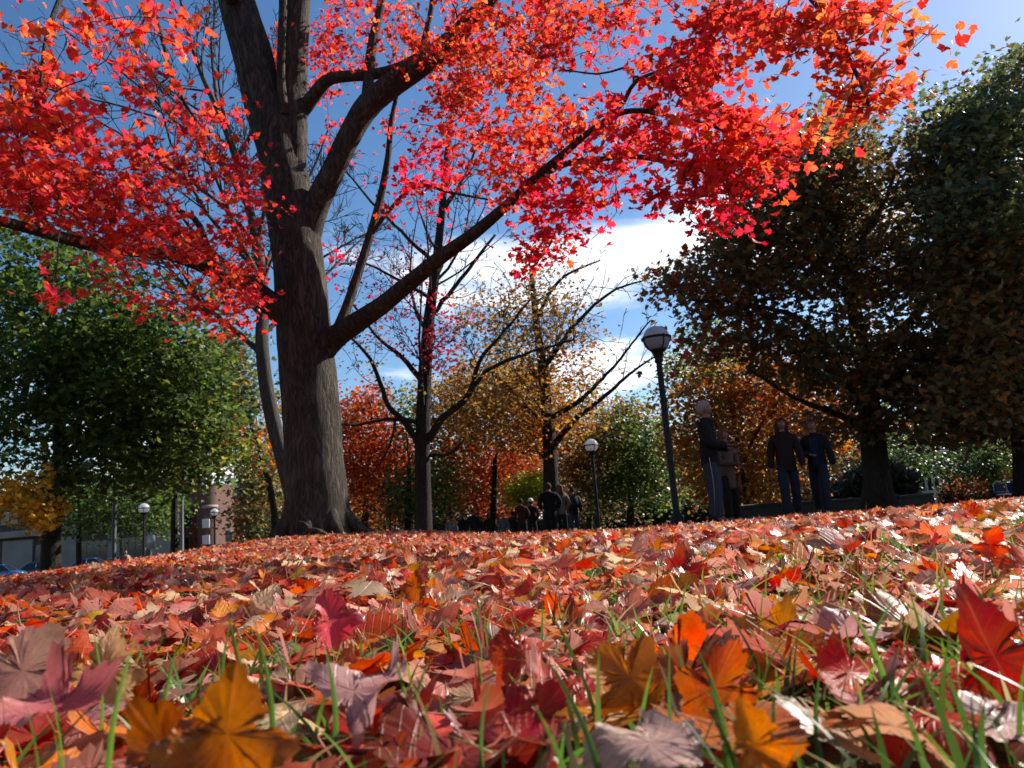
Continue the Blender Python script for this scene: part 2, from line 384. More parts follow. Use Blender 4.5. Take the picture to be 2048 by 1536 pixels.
# ------------------------------------------------------------------ leaf templates
HALF = [(.03, .0), (.17, -.03), (.27, .03), (.42, .07), (.36, .14), (.43, .21), (.53, .27), (.66, .46), (.53, .44), (.46, .52), (.36, .49), (.20, .45), (.24, .56), (.35, .63), (.26, .70), (.25, .80), (.13, .84)]
def leaf_template(level, pet=True):
    if level == 'hi':
        h = []
        for (xa, ya), (xb, yb) in zip(HALF, HALF[1:] + [(0, 1.0)]):
            h.append((xa, ya)); dx, dy = xb - xa, yb - ya; q_ = math.hypot(dx, dy); k_ = .16 if q_ > .09 else .0
            if k_: h.append((xa + dx * .55 + dy * k_, ya + dy * .55 - dx * k_)); h.append((xa + dx * .66 - dy * .10, ya + dy * .66 + dx * .10))
        rings = (1, .72, .40)
    elif level == 'mid':
        h = [(.05, .0), (.30, .02), (.42, .08), (.40, .20), (.66, .46), (.42, .48), (.21, .45), (.33, .63), (.20, .80)]; rings = (1, .5)
    elif level == 'low':
        h = [(.05, .0), (.42, .08), (.40, .22), (.66, .47), (.22, .46), (.30, .68)]; rings = (1,)
    else:
        h = [(.30, .05), (.55, .42), (.22, .55)]; rings = (1,)
    o = h + [(0, 1.0)] + [(-x, y) for x, y in reversed(h)]
    if level == 'tiny': o = [(0, 0)] + o
    o = np.array(o); n = len(o); cen = np.array([0, .40])
    V = []
    for r in rings:
        c_ = cen * (1 - r) + np.array([0, 0]) ; V.append(o * r + c_ * 1.0)
    V.append(cen[None, :]); V = np.vstack(V); k = np.arange(n); k2 = (k + 1) % n
    F4 = [np.stack([i * n + k, i * n + k2, (i + 1) * n + k2, (i + 1) * n + k], -1) for i in range(len(rings) - 1)]
    last = (len(rings) - 1) * n
    F3 = np.stack([last + k, last + k2, np.full(n, len(rings) * n)], -1)
    if F4:
        q = np.concatenate(F4); F3 = np.vstack([F3, q[:, [0, 1, 2]], q[:, [0, 2, 3]]])
    # petiole
    if level in ('hi', 'mid') and pet:
        b0 = len(V); segs = 5 if level == 'hi' else 2; w_ = .011 if level == 'hi' else .016
        pv = []
        for j in range(segs + 1):
            yy = .02 - .55 * j / segs; pv += [(-w_, yy), (w_, yy)]
        V = np.vstack([V, pv])
        for j in range(segs):
            a = b0 + j * 2; F3 = np.vstack([F3, [(a, a + 2, a + 3), (a, a + 3, a + 1)]])
    return V, F3
TPL = {k: leaf_template(k) for k in ('hi', 'mid', 'low', 'tiny')}; TPL['bare_mid'] = leaf_template('mid', False)

def bend_leaf(P2, kx, ky, fold, rip, ph, tw=0.0):
    """P2 (...,V,2) flat leaf -> 3D bent leaf; kx, ky curvatures (rad per unit)"""
    x = P2[..., 0]; y = P2[..., 1] - .4
    kx = np.where(np.abs(kx) < 1e-3, 1e-3, kx); ky = np.where(np.abs(ky) < 1e-3, 1e-3, ky)
    X = np.sin(kx * x) / kx; Z = (1 - np.cos(kx * x)) / kx
    Y = np.sin(ky * y) / ky; Z = Z + (1 - np.cos(ky * y)) / ky
    Z = Z + fold * np.abs(x) + rip * np.sin(7 * x + 5 * y + ph) * (x * x + y * y) * 2 + tw * x * y
    Z = np.where(P2[..., 1] < -.001, Z + .0 + .25 * (P2[..., 1]) ** 2 * np.sign(np.sin(ph)), Z)
    return np.stack([X, Y, Z], -1)
def rot_from(normal, yaw):
    """(N,3) normals and yaws -> rotation matrices whose z is the normal"""
    z = normal / (np.linalg.norm(normal, axis=1)[:, None] + 1e-9)
    d = np.stack([np.cos(yaw), np.sin(yaw), np.zeros_like(yaw)], -1)
    y = d - (d * z).sum(1)[:, None] * z; y /= np.linalg.norm(y, axis=1)[:, None] + 1e-9
    x = np.cross(y, z); return np.stack([x, y, z], -1)
def leaves_into(mb, level, pos, nrm, yaw, size, colr, curl=.5, rs=RS):
    P, F3 = TPL[level]; n = len(pos)
    if n == 0: return
    kx = rs.normal(0, 1, (n, 1)) * curl * 1.6; ky = rs.normal(.2, 1, (n, 1)) * curl * 1.3
    PW = np.broadcast_to(P, (n, *P.shape)).copy(); c1, c2, c3 = rs.normal(0, .22, (n, 1)), rs.normal(0, .22, (n, 1)), rs.normal(0, .12, (n, 1)); x0, y0 = PW[..., 0].copy(), PW[..., 1].copy(); PW[..., 0] = x0 * (1 + c1 * (y0 - .4)) + c3 * y0 * y0 * (y0 > 0); PW[..., 1] = y0 * (1 + c2 * np.abs(x0))
    B = bend_leaf(PW, kx, ky, rs.normal(.0, .25, (n, 1)) * curl, rs.rand(n, 1) * .35 * curl, rs.rand(n, 1) * 6.3, rs.normal(0, .5, (n, 1)) * curl)
    asp = rs.uniform(.8, 1.15, (n, 1)); B[..., 0] *= asp
    R = rot_from(nrm, yaw)
    W = np.einsum('nij,nvj->nvi', R, B) * size[:, None, None] + pos[:, None, :]
    vcount = len(P)
    F = (F3[None] + (np.arange(n) * vcount)[:, None, None]).reshape(-1, 3)
    C = np.repeat(colr, vcount, axis=0); rnd = rs.rand(n)
    LC = np.concatenate([np.broadcast_to(P, (n, *P.shape)), np.broadcast_to(rnd[:, None, None], (n, vcount, 1))], -1).reshape(-1, 3)
    mb.add(W.reshape(-1, 3), f3=F, c=C, l=LC)

def pick_colors(pal, n, rs=RS, jit=.22):
    pal = np.array(pal, float); w_ = pal[:, 3] / pal[:, 3].sum(); i = rs.choice(len(pal), n, p=w_)
    c = pal[i, :3] * (1 + rs.uniform(-jit, jit, (n, 1))) * (1 + rs.uniform(-.08, .08, (n, 3)))
    return np.clip(c, 0.004, .9)

# ------------------------------------------------------------------ tree growing
def smooth_path(P, R, step):
    P = np.asarray(P, float); R = np.asarray(R, float)
    d = np.concatenate([[0], np.cumsum(np.linalg.norm(np.diff(P, axis=0), axis=1))])
    n = max(3, int(d[-1] / step) + 1); q = np.linspace(0, d[-1], n)
    # catmull-rom style resample
    out_ = np.zeros((n, 3)); m = np.gradient(P, d, axis=0) if len(P) > 2 else np.tile((P[1] - P[0]) / max(d[1], 1e-6), (2, 1))
    k = np.clip(np.searchsorted(d, q, side='right') - 1, 0, len(P) - 2); h = d[k + 1] - d[k]; t = ((q - d[k]) / h)[:, None]; h = h[:, None]
    out_ = (2 * t ** 3 - 3 * t ** 2 + 1) * P[k] + (t ** 3 - 2 * t ** 2 + t) * h * m[k] + (-2 * t ** 3 + 3 * t ** 2) * P[k + 1] + (t ** 3 - t ** 2) * h * m[k + 1]
    return out_, np.interp(q, d, R)
class Tree:
    def __init__(s, seed):
        s.rs = np.random.RandomState(seed); s.paths = []; s.P = np.zeros((0, 3)); s.R = np.zeros(0); s.D = np.zeros((0, 3)); s.twigs = []; s.tip_of = []
        s.buf = None; s.n = 0
    def _push(s, P, R):
        D = np.gradient(P, axis=0); D /= np.linalg.norm(D, axis=1)[:, None] + 1e-9
        if s.buf is None: s.buf = [np.zeros((200000, 3)), np.zeros(200000), np.zeros((200000, 3))]
        k = len(P); s.buf[0][s.n:s.n + k] = P; s.buf[1][s.n:s.n + k] = R; s.buf[2][s.n:s.n + k] = D; s.n += k
    def limb(s, P, R, step=.15, jit=0.0, skip=0):
        P, R = smooth_path(P, R, step)
        if jit:
            j = s.rs.normal(0, jit, P.shape); j[0] = 0; P = P + j
        s.paths.append((P, R)); s._push(P[skip:], R[skip:]); return P, R
    def reach(s, tips, rmin=.004, k=.012, seg=.25, droop=0.0, wig=.06, maxr=.6, ofs=0):
        """connects each tip to the nearest grown wood with a curved twig"""
        tips = np.asarray(tips, float)
        if len(tips) == 0: return
        d = np.full(len(tips), 1e9)
        for c0 in range(0, s.n, 4000):
            q = s.buf[0][c0:c0 + 4000]; dd = np.sqrt(((tips[:, None, :] - q[None]) ** 2).sum(-1)); d = np.minimum(d, dd.min(1))
        for i in np.argsort(d):
            tp = tips[i]; q = s.buf[0][:s.n]; v = tp - q; dd = np.sqrt((v ** 2).sum(1))
            cosv = (v * s.buf[2][:s.n]).sum(1) / (dd + 1e-6)
            cost = dd * (1.35 - .5 * cosv) + .12 * dd.clip(0, 1) * 0
            j = int(np.argmin(cost)); L_ = dd[j]
            if L_ < .03: continue
            p0 = q[j].copy(); r0 = s.buf[1][j]; D0 = s.buf[2][j]
            n = max(3, int(L_ / seg) + 2); t = np.linspace(0, 1, n)[:, None]
            ctrl = p0 + (D0 * .55 + (tp - p0) / L_ * .45) * L_ * .45 + np.array([0, 0, .10 * L_])
            P = (1 - t) ** 2 * p0 + 2 * t * (1 - t) * ctrl + t ** 2 * tp
            jj = s.rs.normal(0, wig * L_ / n * 1.2, P.shape); jj[0] = 0; P = P + jj; P[:, 2] -= droop * L_ * (t[:, 0] ** 2) * .3
            rs_ = min(r0 * maxr, rmin + k * L_); R = np.linspace(rs_, rmin, n)
            s.twigs.append((P, R)); s.tip_of.append(i + ofs); s._push(P[1:], R[1:])
        return s
    def reach2(s, tips, rmin, k, seg, wig, maxr=.6, first=.10, kf=2.2):
        """long side branches first, then the fine twigs that hang on them"""
        n1 = max(1, int(len(tips) * first)); s.reach(tips[:n1], rmin=rmin * 1.3, k=k * kf, seg=seg, wig=wig * .5, maxr=maxr); n2 = int(len(tips) * .4)
        s.reach(tips[n1:n2], rmin=rmin, k=k * 1.2, seg=seg, wig=wig * .7, maxr=maxr, ofs=n1); s.reach(tips[n2:], rmin=rmin * .85, k=k, seg=seg, wig=wig, maxr=maxr, ofs=n2)
    def ramify(s, paths, levels=3, per_m=2.2, ratio=.5, rmin=.007, up=.10, spread=(28, 52), t0=.25, cap=6000):
        """side shoots on side shoots: smooth arcs leaving their parent at an angle"""
        rs = s.rs; cur = list(paths); q = np.linspace(0, 1, 7)
        for lv in range(levels):
            new = []
            for P, R_ in cur:
                L_ = np.linalg.norm(np.diff(P, axis=0), axis=1).sum(); n = rs.poisson(L_ * per_m * (1.0 + .25 * lv)) + 1
                for _ in range(n):
                    t = t0 + (1 - t0) * rs.rand(); f_ = t * (len(P) - 1); k = min(int(f_), len(P) - 2); b = P[k] + (P[k + 1] - P[k]) * (f_ - k)
                    d = P[k + 1] - P[k]; d /= np.linalg.norm(d) + 1e-9; w_ = rs.normal(0, 1, 3); w_ -= d * (w_ @ d); w_ /= np.linalg.norm(w_) + 1e-9
                    a = rad(rs.uniform(*spread)); v = d * math.cos(a) + w_ * math.sin(a); ln = ratio * L_ * (1.15 - t) * rs.uniform(.5, 1.2) + .12
                    pts = [b]; bend = rs.normal(0, .07, 3)
                    for j in range(6): pts.append(pts[-1] + v * ln / 6); v = v + bend + np.array([0, 0, up]) + rs.normal(0, .05, 3); v /= np.linalg.norm(v)
                    r0 = max(rmin, min(R_[k] * .55, .004 + .011 * ln)); new.append((np.array(pts), r0 + (rmin * .8 - r0) * q))
                    if len(new) + len(s.twigs) > cap: break
            s.twigs += new; s.tip_of += [-1] * len(new); cur = new
            for P, R_ in new:
                if s.n < 190000: s._push(P[1:], R_[1:])
    def mesh_limbs(s, mb, sides=14, rough=.03, small=8):
        for i, (P, R) in enumerate(s.paths):
            mb.tube(P, R, sides if R.max() > .12 else small, rough=rough if R.max() > .05 else 0, seed=i)
    def mesh_twigs(s, mb, big=.03):
        for P, R in s.twigs: mb.tube(P, R, 5 if R[0] > big else 3, cap=False)
def ell_tips(rs, E, n, base_pal=0):
    """E: list of (px,py,rx,ry,weight,Y0,Y1[,palette]) image-placed crown regions -> world tip points"""
    w_ = np.array([e[4] * e[2] * e[3] for e in E], float); w_ /= w_.sum(); out_ = []; pal = []
    for e, k in zip(E, rs.multinomial(n, w_)):
        a = rs.rand(k) * 2 * math.pi; r = np.sqrt(rs.rand(k)) * (1 + .2 * rs.normal(size=k)); 
        x = e[0] + e[2] * r * np.cos(a); y = e[1] + e[3] * r * np.sin(a); Y = rs.uniform(e[5], e[6], k)
        for j in range(k): out_.append(at(x[j], y[j], Y[j])); pal.append(e[7] if len(e) > 7 else 0)
    pm = rs.permutation(len(out_)); return np.array(out_)[pm], np.array(pal)[pm]

def leaf_cloud(rs, tips, pal_i, per, spread, size, palettes, flat=.55, tilt=.6, jit=.22, shade_col=True):
    n = len(tips); cnt = rs.poisson(per, n); idx = np.repeat(np.arange(n), cnt); N_ = len(idx)
    off = rs.normal(0, 1, (N_, 3)) * spread; off[:, 2] *= flat
    # each spray is a tilted plate
    tl = rs.normal(0, .35, (n, 2)); off[:, 2] += off[:, 0] * tl[idx, 0] + off[:, 1] * tl[idx, 1]
    pos = tips[idx] + off
    nrm = np.stack([rs.normal(0, tilt, N_) - tl[idx, 0], rs.normal(0, tilt, N_) - tl[idx, 1], np.ones(N_)], -1)
    yaw = rs.rand(N_) * 2 * math.pi
    C = np.zeros((N_, 3)); tint = rs.uniform(.68, 1.32, (n, 1))
    for k, pal in enumerate(palettes):
        m = pal_i[idx] == k
        if m.any():
            # one leading colour per spray, with strays
            q = np.array(pal, float); lead = rs.choice(len(q), n, p=q[:, 3] / q[:, 3].sum())
            a = q[lead[idx[m]], :3]; b = pick_colors(pal, m.sum(), rs, jit); mixf = (rs.rand(m.sum(), 1) < .5)
            C[m] = np.where(mixf, a * (1 + rs.uniform(-jit, jit, (m.sum(), 1))), b) * tint[idx[m]]
    sz = size * rs.uniform(.65, 1.2, N_)
    return pos, nrm, yaw, sz, np.clip(C, .003, .9)
def in_view(pos, m=60):
    d = pos - CAM; z = d @ FW; px = 1024 + F_PX * (d @ RT) / np.maximum(z, .01); py = 768 - F_PX * (d @ UP) / np.maximum(z, .01)
    return (z > .05) & (px > -m) & (px < 2048 + m) & (py > -m) & (py < 1536 + m), z, px, py

# ------------------------------------------------------------------ the red maple
PAL_RED = [(.58, .060, .045, 3), (.60, .085, .045, 2.2), (.56, .045, .060, 2.6), (.62, .13, .04, .6), (.26, .02, .02, 1.2)]
PAL_ORG = [(.60, .115, .045, 3.0), (.62, .18, .06, .9), (.58, .07, .048, 3.4), (.52, .035, .03, 1.6), (.30, .03, .02, 1)]
PAL_CRIM = [(.56, .035, .055, 3), (.60, .045, .07, 2), (.42, .018, .03, 1), (.58, .06, .03, 1)]
def px_limb(tr, pts, step=.15, jit=.0, skip=0):
    """pts: (px, py, Y, width in px)"""
    P = [at(a, b, Y) for a, b, Y, w_ in pts]
    R = [w_ / 2 * (at(a, b, Y) - CAM) @ FW / F_PX for a, b, Y, w_ in pts]
    return tr.limb(P, R, step, jit, skip)
mp_ = Tree(3)
TB = on_ground(636, 11.0)
px_limb(mp_, [(636, 1092, 11, 174.7), (636, 1074, 11, 144), (635, 1040, 11, 130.6), (634, 1000, 11, 125.8), (631, 950, 11, 121), (628, 880, 11, 113.3), (620, 780, 11, 109.4), (612, 690, 11, 108.5), (604, 600, 11, 103.7), (597, 520, 11, 98.9), (588, 450, 11, 97.9), (577, 390, 11, 94.1), (562, 310, 11, 88.3), (540, 240, 11.0, 84.5), (522, 180, 11.0, 78.7), (505, 110, 11, 75.8), (485, 40, 11, 73), (465, -40, 11, 69.1), (430, -200, 11, 57.6)], .12)
px_limb(mp_, [(574, 420, 11.0, 56), (580, 330, 11.0, 64), (584, 250, 11.05, 63), (584, 180, 11.1, 60), (586, 120, 11.1, 57), (590, 60, 11.1, 56), (593, 0, 11.1, 56), (600, -100, 11.2, 48), (615, -260, 11.4, 36)], .12)
px_limb(mp_, [(568, 230, 10.8, 22), (562, 160, 10.75, 17), (563, 90, 10.7, 16), (566, 0, 10.7, 16), (560, -90, 10.6, 12)], .15)
px_limb(mp_, [(592, 560, 11, 56), (606, 490, 11, 62), (632, 410, 10.9, 49.2), (664, 345, 10.8, 45.9), (695, 280, 10.7, 45.9), (735, 212, 10.6, 49.2), (790, 165, 10.5, 45.9), (850, 125, 10.4, 42.6), (910, 75, 10.3, 38.5), (960, 20, 10.2, 34.4), (1010, -40, 10.1, 29.5), (1110, -150, 9.5, 26.2), (1300, -210, 8, 21.3), (1480, -130, 6.4, 16.4), (1590, -40, 5.4, 12.3), (1650, 35, 4.9, 9.8), (1690, 100, 4.7, 9), (1722, 170, 4.6, 7.4), (1738, 215, 4.5, 4.9)], .13)
px_limb(mp_, [(588, 250, 11.05, 24), (612, 212, 11, 29), (632, 185, 10.9, 27), (655, 160, 10.8, 25), (700, 152, 10.8, 23), (740, 150, 10.8, 22), (800, 134, 10.8, 20), (850, 105, 10.9, 16)], .12)
px_limb(mp_, [(732, 215, 10.7, 26), (738, 150, 10.8, 22), (744, 90, 10.9, 20), (758, 30, 11, 18), (770, -40, 11, 14)], .15)
px_limb(mp_, [(838, 125, 10.4, 14), (848, 80, 10.4, 11), (862, 20, 10.4, 10), (868, -40, 10.4, 8)], .15)
px_limb(mp_, [(622, 735, 11.0, 50), (645, 695, 10.9, 56), (675, 670, 10.8, 44.7), (715, 643, 10.5, 40.4), (765, 610, 10.1, 36.1), (820, 565, 9.7, 32.7), (880, 515, 9.2, 28.4), (950, 465, 8.7, 24.1), (1020, 405, 8.2, 19.8), (1075, 352, 7.8, 17.2), (1130, 305, 7.4, 14.6), (1180, 263, 7.1, 12), (1235, 228, 6.8, 11.2), (1290, 222, 6.5, 10.3), (1350, 235, 6.3, 8.6), (1420, 250, 6.1, 7.7), (1500, 285, 5.9, 6), (1590, 320, 5.7, 3.4)], .12)
px_limb(mp_, [(1085, 348, 7.75, 15), (1130, 328, 7.5, 13), (1190, 320, 7.2, 11), (1260, 312, 6.9, 11), (1330, 322, 6.7, 10), (1400, 332, 6.5, 8), (1470, 350, 6.3, 6), (1540, 375, 6.1, 4)], .12)
px_limb(mp_, [(1215, 240, 6.9, 10), (1250, 200, 6.8, 9), (1268, 165, 6.7, 8), (1320, 142, 6.5, 6), (1380, 110, 6.2, 4)], .12)
px_limb(mp_, [(1268, 165, 6.7, 6), (1266, 140, 6.7, 5), (1200, 148, 6.9, 4), (1130, 140, 7.1, 3)], .12)
px_limb(mp_, [(672, 668, 10.9, 26), (692, 618, 11, 22), (715, 550, 11.1, 19), (740, 470, 11.2, 17), (762, 390, 11.3, 15), (775, 320, 11.3, 13), (783, 240, 11.4, 10), (800, 160, 11.4, 7)], .15)
px_limb(mp_, [(742, 470, 11.2, 10), (775, 425, 11.1, 8), (830, 372, 10.9, 7), (900, 385, 10.6, 6), (980, 400, 10.2, 4)], .15)
px_limb(mp_, [(590, 660, 11.0, 48), (562, 625, 10.9, 50), (530, 598, 10.8, 44), (490, 568, 10.5, 40), (440, 545, 10.1, 36), (390, 522, 9.7, 33), (340, 506, 9.3, 31), (280, 500, 8.8, 29), (220, 496, 8.3, 27), (160, 484, 7.8, 25), (100, 468, 7.3, 23), (40, 452, 6.8, 22), (-40, 430, 6.3, 19), (-150, 380, 5.7, 15)], .12)
px_limb(mp_, [(430, 540, 10.0, 18), (412, 490, 9.8, 15), (392, 440, 9.6, 12), (350, 418, 9.3, 9), (300, 385, 9.0, 7), (250, 350, 8.6, 4)], .15)
px_limb(mp_, [(110, 470, 7.4, 14), (60, 400, 7.0, 10), (45, 320, 6.7, 8), (30, 250, 6.4, 6), (20, 160, 6.1, 4)], .15)
px_limb(mp_, [(480, 20, 11, 30), (400, -90, 9.6, 24), (300, -140, 8.2, 20), (190, -90, 6.9, 16), (120, 0, 6.1, 11), (90, 90, 5.7, 8), (80, 180, 5.5, 5)], .15)
px_limb(mp_, [(300, -140, 8.2, 14), (300, -30, 7.2, 11), (325, 80, 6.8, 8), (360, 190, 6.8, 6), (420, 280, 7.0, 4)], .15)
EL = [ # px,py,rx,ry,w,Y0,Y1,palette
 (110, 60, 120, 50, .45, 4.6, 6, 1), (300, 60, 120, 60, .40, 4.6, 6, 0), (200, 160, 150, 50, .35, 5, 6.5, 0), (330, 170, 90, 60, .35, 5, 7, 0),
 (50, 200, 90, 80, .7, 5, 7, 1), (60, 310, 120, 80, 1.3, 5.2, 7.5, 0), (190, 300, 110, 70, .9, 5.5, 8, 0), (120, 390, 160, 55, 1.5, 5.5, 8, 0), (260, 400, 110, 70, .9, 6, 9, 0),
 (340, 300, 80, 90, .55, 6, 9, 0), (400, 230, 80, 60, .4, 6, 9, 0), (450, 340, 85, 60, 1.1, 7, 10, 0), (480, 430, 65, 60, 1.2, 8, 10.5, 0), (430, 500, 110, 50, 1.0, 7, 10, 0), (330, 480, 110, 50, .9, 6.5, 9, 0),
 (250, 460, 100, 40, .9, 6.5, 9, 0), (490, 570, 55, 50, 1.0, 8, 10.5, 0), (400, 610, 110, 45, .8, 7, 9.5, 0), (300, 590, 70, 35, .55, 7, 9, 1), (160, 520, 90, 30, .35, 6, 8, 0), (110, 600, 50, 25, .5, 5, 6, 0), (460, 655, 50, 25, .5, 8, 10, 0),
 (650, 60, 35, 70, .8, 10, 13, 0), (545, 110, 22, 70, .9, 11.5, 13, 0), (640, 150, 40, 60, .7, 11.3, 13.5, 0), (700, 300, 50, 60, .25, 11.5, 14, 0), (690, 110, 60, 60, .6, 10, 13, 0), (800, 60, 70, 70, 1.2, 9.5, 13, 1), (700, 20, 60, 40, .9, 9, 12, 0),
 (920, 130, 90, 90, 1.3, 8.5, 12, 1), (1010, 90, 110, 90, 1.4, 8, 11, 1), (1140, 60, 130, 65, 1.25, 7, 10, 0), (1240, 20, 80, 40, .8, 7, 9, 0), (1010, 190, 130, 60, 1.2, 8, 11, 1),
 (860, 250, 75, 45, .8, 9, 12, 0), (870, 330, 70, 50, .8, 9, 11.5, 2), (820, 400, 70, 50, .5, 9, 11.5, 2), (930, 230, 60, 60, .8, 9, 12, 1), (1090, 260, 130, 60, 1.1, 7, 9.5, 1), (1000, 290, 80, 60, .9, 8, 10, 0), (1010, 370, 90, 50, 1.0, 7.5, 9.5, 1),
 (1100, 400, 90, 50, .9, 6.8, 8.5, 2), (1110, 465, 75, 45, .95, 6.6, 8, 2), (1060, 520, 45, 35, .8, 6.8, 8, 2), (1220, 320, 110, 50, .85, 6.2, 8, 0), (1220, 390, 80, 35, .5, 6, 7.5, 2),
 (1250, 230, 90, 70, .75, 6, 8, 2), (1340, 180, 90, 60, 1.0, 5.8, 7.3, 0), (1300, 95, 60, 35, .35, 5.8, 7, 0), (1410, 120, 80, 60, .8, 5.4, 6.8, 0), (1400, 250, 110, 60, 1.1, 5.5, 7, 0), (1500, 250, 90, 60, 1.0, 5.3, 6.6, 0),
 (1440, 330, 120, 45, 1.2, 5.4, 6.8, 0), (1560, 310, 90, 35, .9, 5.2, 6.4, 0), (1640, 290, 55, 30, .6, 5, 6, 1), (1360, 390, 110, 30, .75, 5.5, 6.8, 2), (1440, 430, 70, 35, .7, 5.5, 6.6, 2), (1500, 370, 50, 30, .6, 5.4, 6.4, 0),
 (1500, 50, 90, 50, 1.0, 4.8, 6.3, 0), (1600, 60, 70, 50, .6, 4.5, 5.6, 1), (1720, 40, 80, 40, .5, 4.2, 5.2, 1), (1830, 50, 60, 50, .25, 4, 5, 1), (1700, 150, 80, 50, .45, 4.2, 5, 1), (1790, 180, 90, 40, .30, 4.1, 5, 1), (1740, 230, 60, 25, .45, 4.3, 5, 1),
 (1410, 60, 50, 40, .35, 5.2, 6, 0), (672, 530, 12, 40, .5, 11.5, 12.5, 2), (660, 570, 10, 20, .5, 11.5, 12.5, 2), (250, -70, 260, 60, .25, 5, 8, 0), (900, -70, 320, 60, .5, 8, 11, 1), (1500, -70, 250, 60, .3, 4.8, 7, 0)]
rs_m = mp_.rs
EL = [(a, b, c, d, e_ * (.48 if a < 420 and b < 200 else .85 if a < 520 and b < 560 else 1.35 if 520 < a < 1000 and b < 420 else .8 if a > 1180 and 150 < b < 420 else 1), f, g, h_) for a, b, c, d, e_, f, g, h_ in EL]
tips, tp = ell_tips(rs_m, EL, 1900)
mp_.reach2(tips, rmin=.0042, k=.008, seg=.16, wig=.14, maxr=.55)
print('maple skeleton', round(time.time() - T0, 1), mp_.n)
maple = empty('maple_tree', TB, label='large red maple with thick forked trunk and glowing red leaves spreading overhead', cat='tree')
def local(mb, o): mb.v = [v - np.array(o) for v in mb.v]; return mb
mb = MB(); mp_.mesh_limbs(mb, 26, .028, 9); 
# flaring roots at the foot
for k, a in enumerate(np.linspace(.2, 6.2, 9)):
    d = np.array([math.cos(a), math.sin(a)]); r1 = .66 + .16 * rs_m.rand()
    P = [np.array([TB[0] + d[0] * .28, TB[1] + d[1] * .28, TB[2] + .55]), np.array([TB[0] + d[0] * .48, TB[1] + d[1] * .48, TB[2] + .2]), np.array([TB[0] + d[0] * r1, TB[1] + d[1] * r1, float(gz(TB[0] + d[0] * r1, TB[1] + d[1] * r1)) - .02])]
    P_, R_ = smooth_path(P, [.12, .10, .04], .08); mb.tube(P_, R_, 9, rough=.05, seed=k)
local(mb, TB).obj('trunk', M_BARK, maple)
mb = MB()
kn = at(612, 1062, 10.35); kg = float(gz(kn[0], kn[1]))
P_, R_ = smooth_path([(kn[0] + .30, kn[1] + .1, kg - .02), (kn[0] + .14, kn[1], kg + .09), (kn[0] + .02, kn[1] + .02, kg + .10), (kn[0] - .12, kn[1] + .1, kg + .03)], [.035, .04, .035, .02], .04); mb.tube(P_, R_, 9, rough=.09, seed=3)
P_, R_ = smooth_path([(kn[0] + .03, kn[1] + .02, kg + .10), (kn[0] - .0, kn[1], kg + .18), (kn[0] - .09, kn[1] - .01, kg + .215), (kn[0] - .15, kn[1], kg + .19)], [.022, .026, .024, .016], .03); mb.tube(P_, R_, 8, rough=.08, seed=5)
local(mb, TB).obj('gnarled_root', M_BARK, maple)
mb = MB(); mp_.mesh_twigs(mb); local(mb, TB).obj('twigs', M_TWIG, maple, kind='stuff')
pos, nrm, yaw, sz, C = leaf_cloud(rs_m, tips, tp, 9.0, .14, .086, [PAL_RED, PAL_ORG, PAL_CRIM], flat=.5, tilt=.7)
# half of them are moved on to the twigs that carry them, stalk inwards
cnt_ = {}
for (P, R_), ti in zip(mp_.twigs, mp_.tip_of): cnt_[ti] = P
own = np.zeros(len(pos), int)
for c0 in range(0, len(pos), 1500): own[c0:c0 + 1500] = np.argmin(((pos[c0:c0 + 1500, None, :] - tips[None]) ** 2).sum(-1), axis=1)
for i in np.where(rs_m.rand(len(pos)) < .62)[0]:
    P = cnt_.get(own[i])
    if P is None: continue
    Lp = np.linalg.norm(P[-1] - P[0]); t = 1 - rs_m.rand() * min(1, .75 / max(Lp, .1)); f_ = t * (len(P) - 1); k = min(int(f_), len(P) - 2); q = P[k] + (P[k + 1] - P[k]) * (f_ - k)
    a = rs_m.rand() * 6.283; r = rs_m.uniform(.05, .13); pos[i] = q + [r * math.cos(a), r * math.sin(a), rs_m.normal(-.01, .025)]; yaw[i] = a + rs_m.normal(0, .4)
vis, z, px_, py_ = in_view(pos, 0)
# 300 largest in view are leaves of their own
app = np.where(vis, sz / z, 0); big = np.argsort(-app)[:300]; rest = np.ones(len(pos), bool); rest[big] = False
near = rest & (z < 7.2)
mb = MB(); leaves_into(mb, 'mid', pos[near], nrm[near], yaw[near], sz[near], C[near], .55, rs_m); far_ = rest & ~near
leaves_into(mb, 'low', pos[far_], nrm[far_], yaw[far_], sz[far_], C[far_], .55, rs_m)
print('maple leaves', len(pos), near.sum())
local(mb, TB).obj('crown', M_CROWN, maple, attrs=True, smooth=False, kind='stuff')
def leaf_variants(nv, level, mat, curl, seed, base='leaf'):
    rs = np.random.RandomState(seed); L_ = []
    for k in range(nv):
        b = MB(); P, F3 = TPL[level]
        c1, c2, c3 = rs.normal(0, .3), rs.normal(0, .3), rs.normal(0, .14); PW = P.copy(); PW[:, 0] = P[:, 0] * (1 + c1 * (P[:, 1] - .4)) + c3 * P[:, 1] ** 2 * (P[:, 1] > 0); PW[:, 1] = P[:, 1] * (1 + c2 * np.abs(P[:, 0]))
        B = bend_leaf(PW[None], *[np.array([[v]]) for v in (rs.normal(0, 1) * curl * 1.5, rs.normal(.2, 1) * curl * 1.3, rs.normal(0, .3) * curl, rs.rand() * .5 * curl, rs.rand() * 6.3, rs.normal(0, .5) * curl)])[0]
        # small irregularities so no outline is exact
        B = B + rs.normal(0, .0025, B.shape) * (P[:, 1:2] > 0); B[:, 0] *= rs.uniform(.82, 1.12)
        b.add(B, f3=F3, c=np.ones((len(B), 3)), l=np.hstack([P, np.full((len(P), 1), rs.rand())])); L_.append(b.mesh(base, mat, True, True))
    return L_
LV = leaf_variants(12, 'mid', M_CROWN_O, .55, 5)
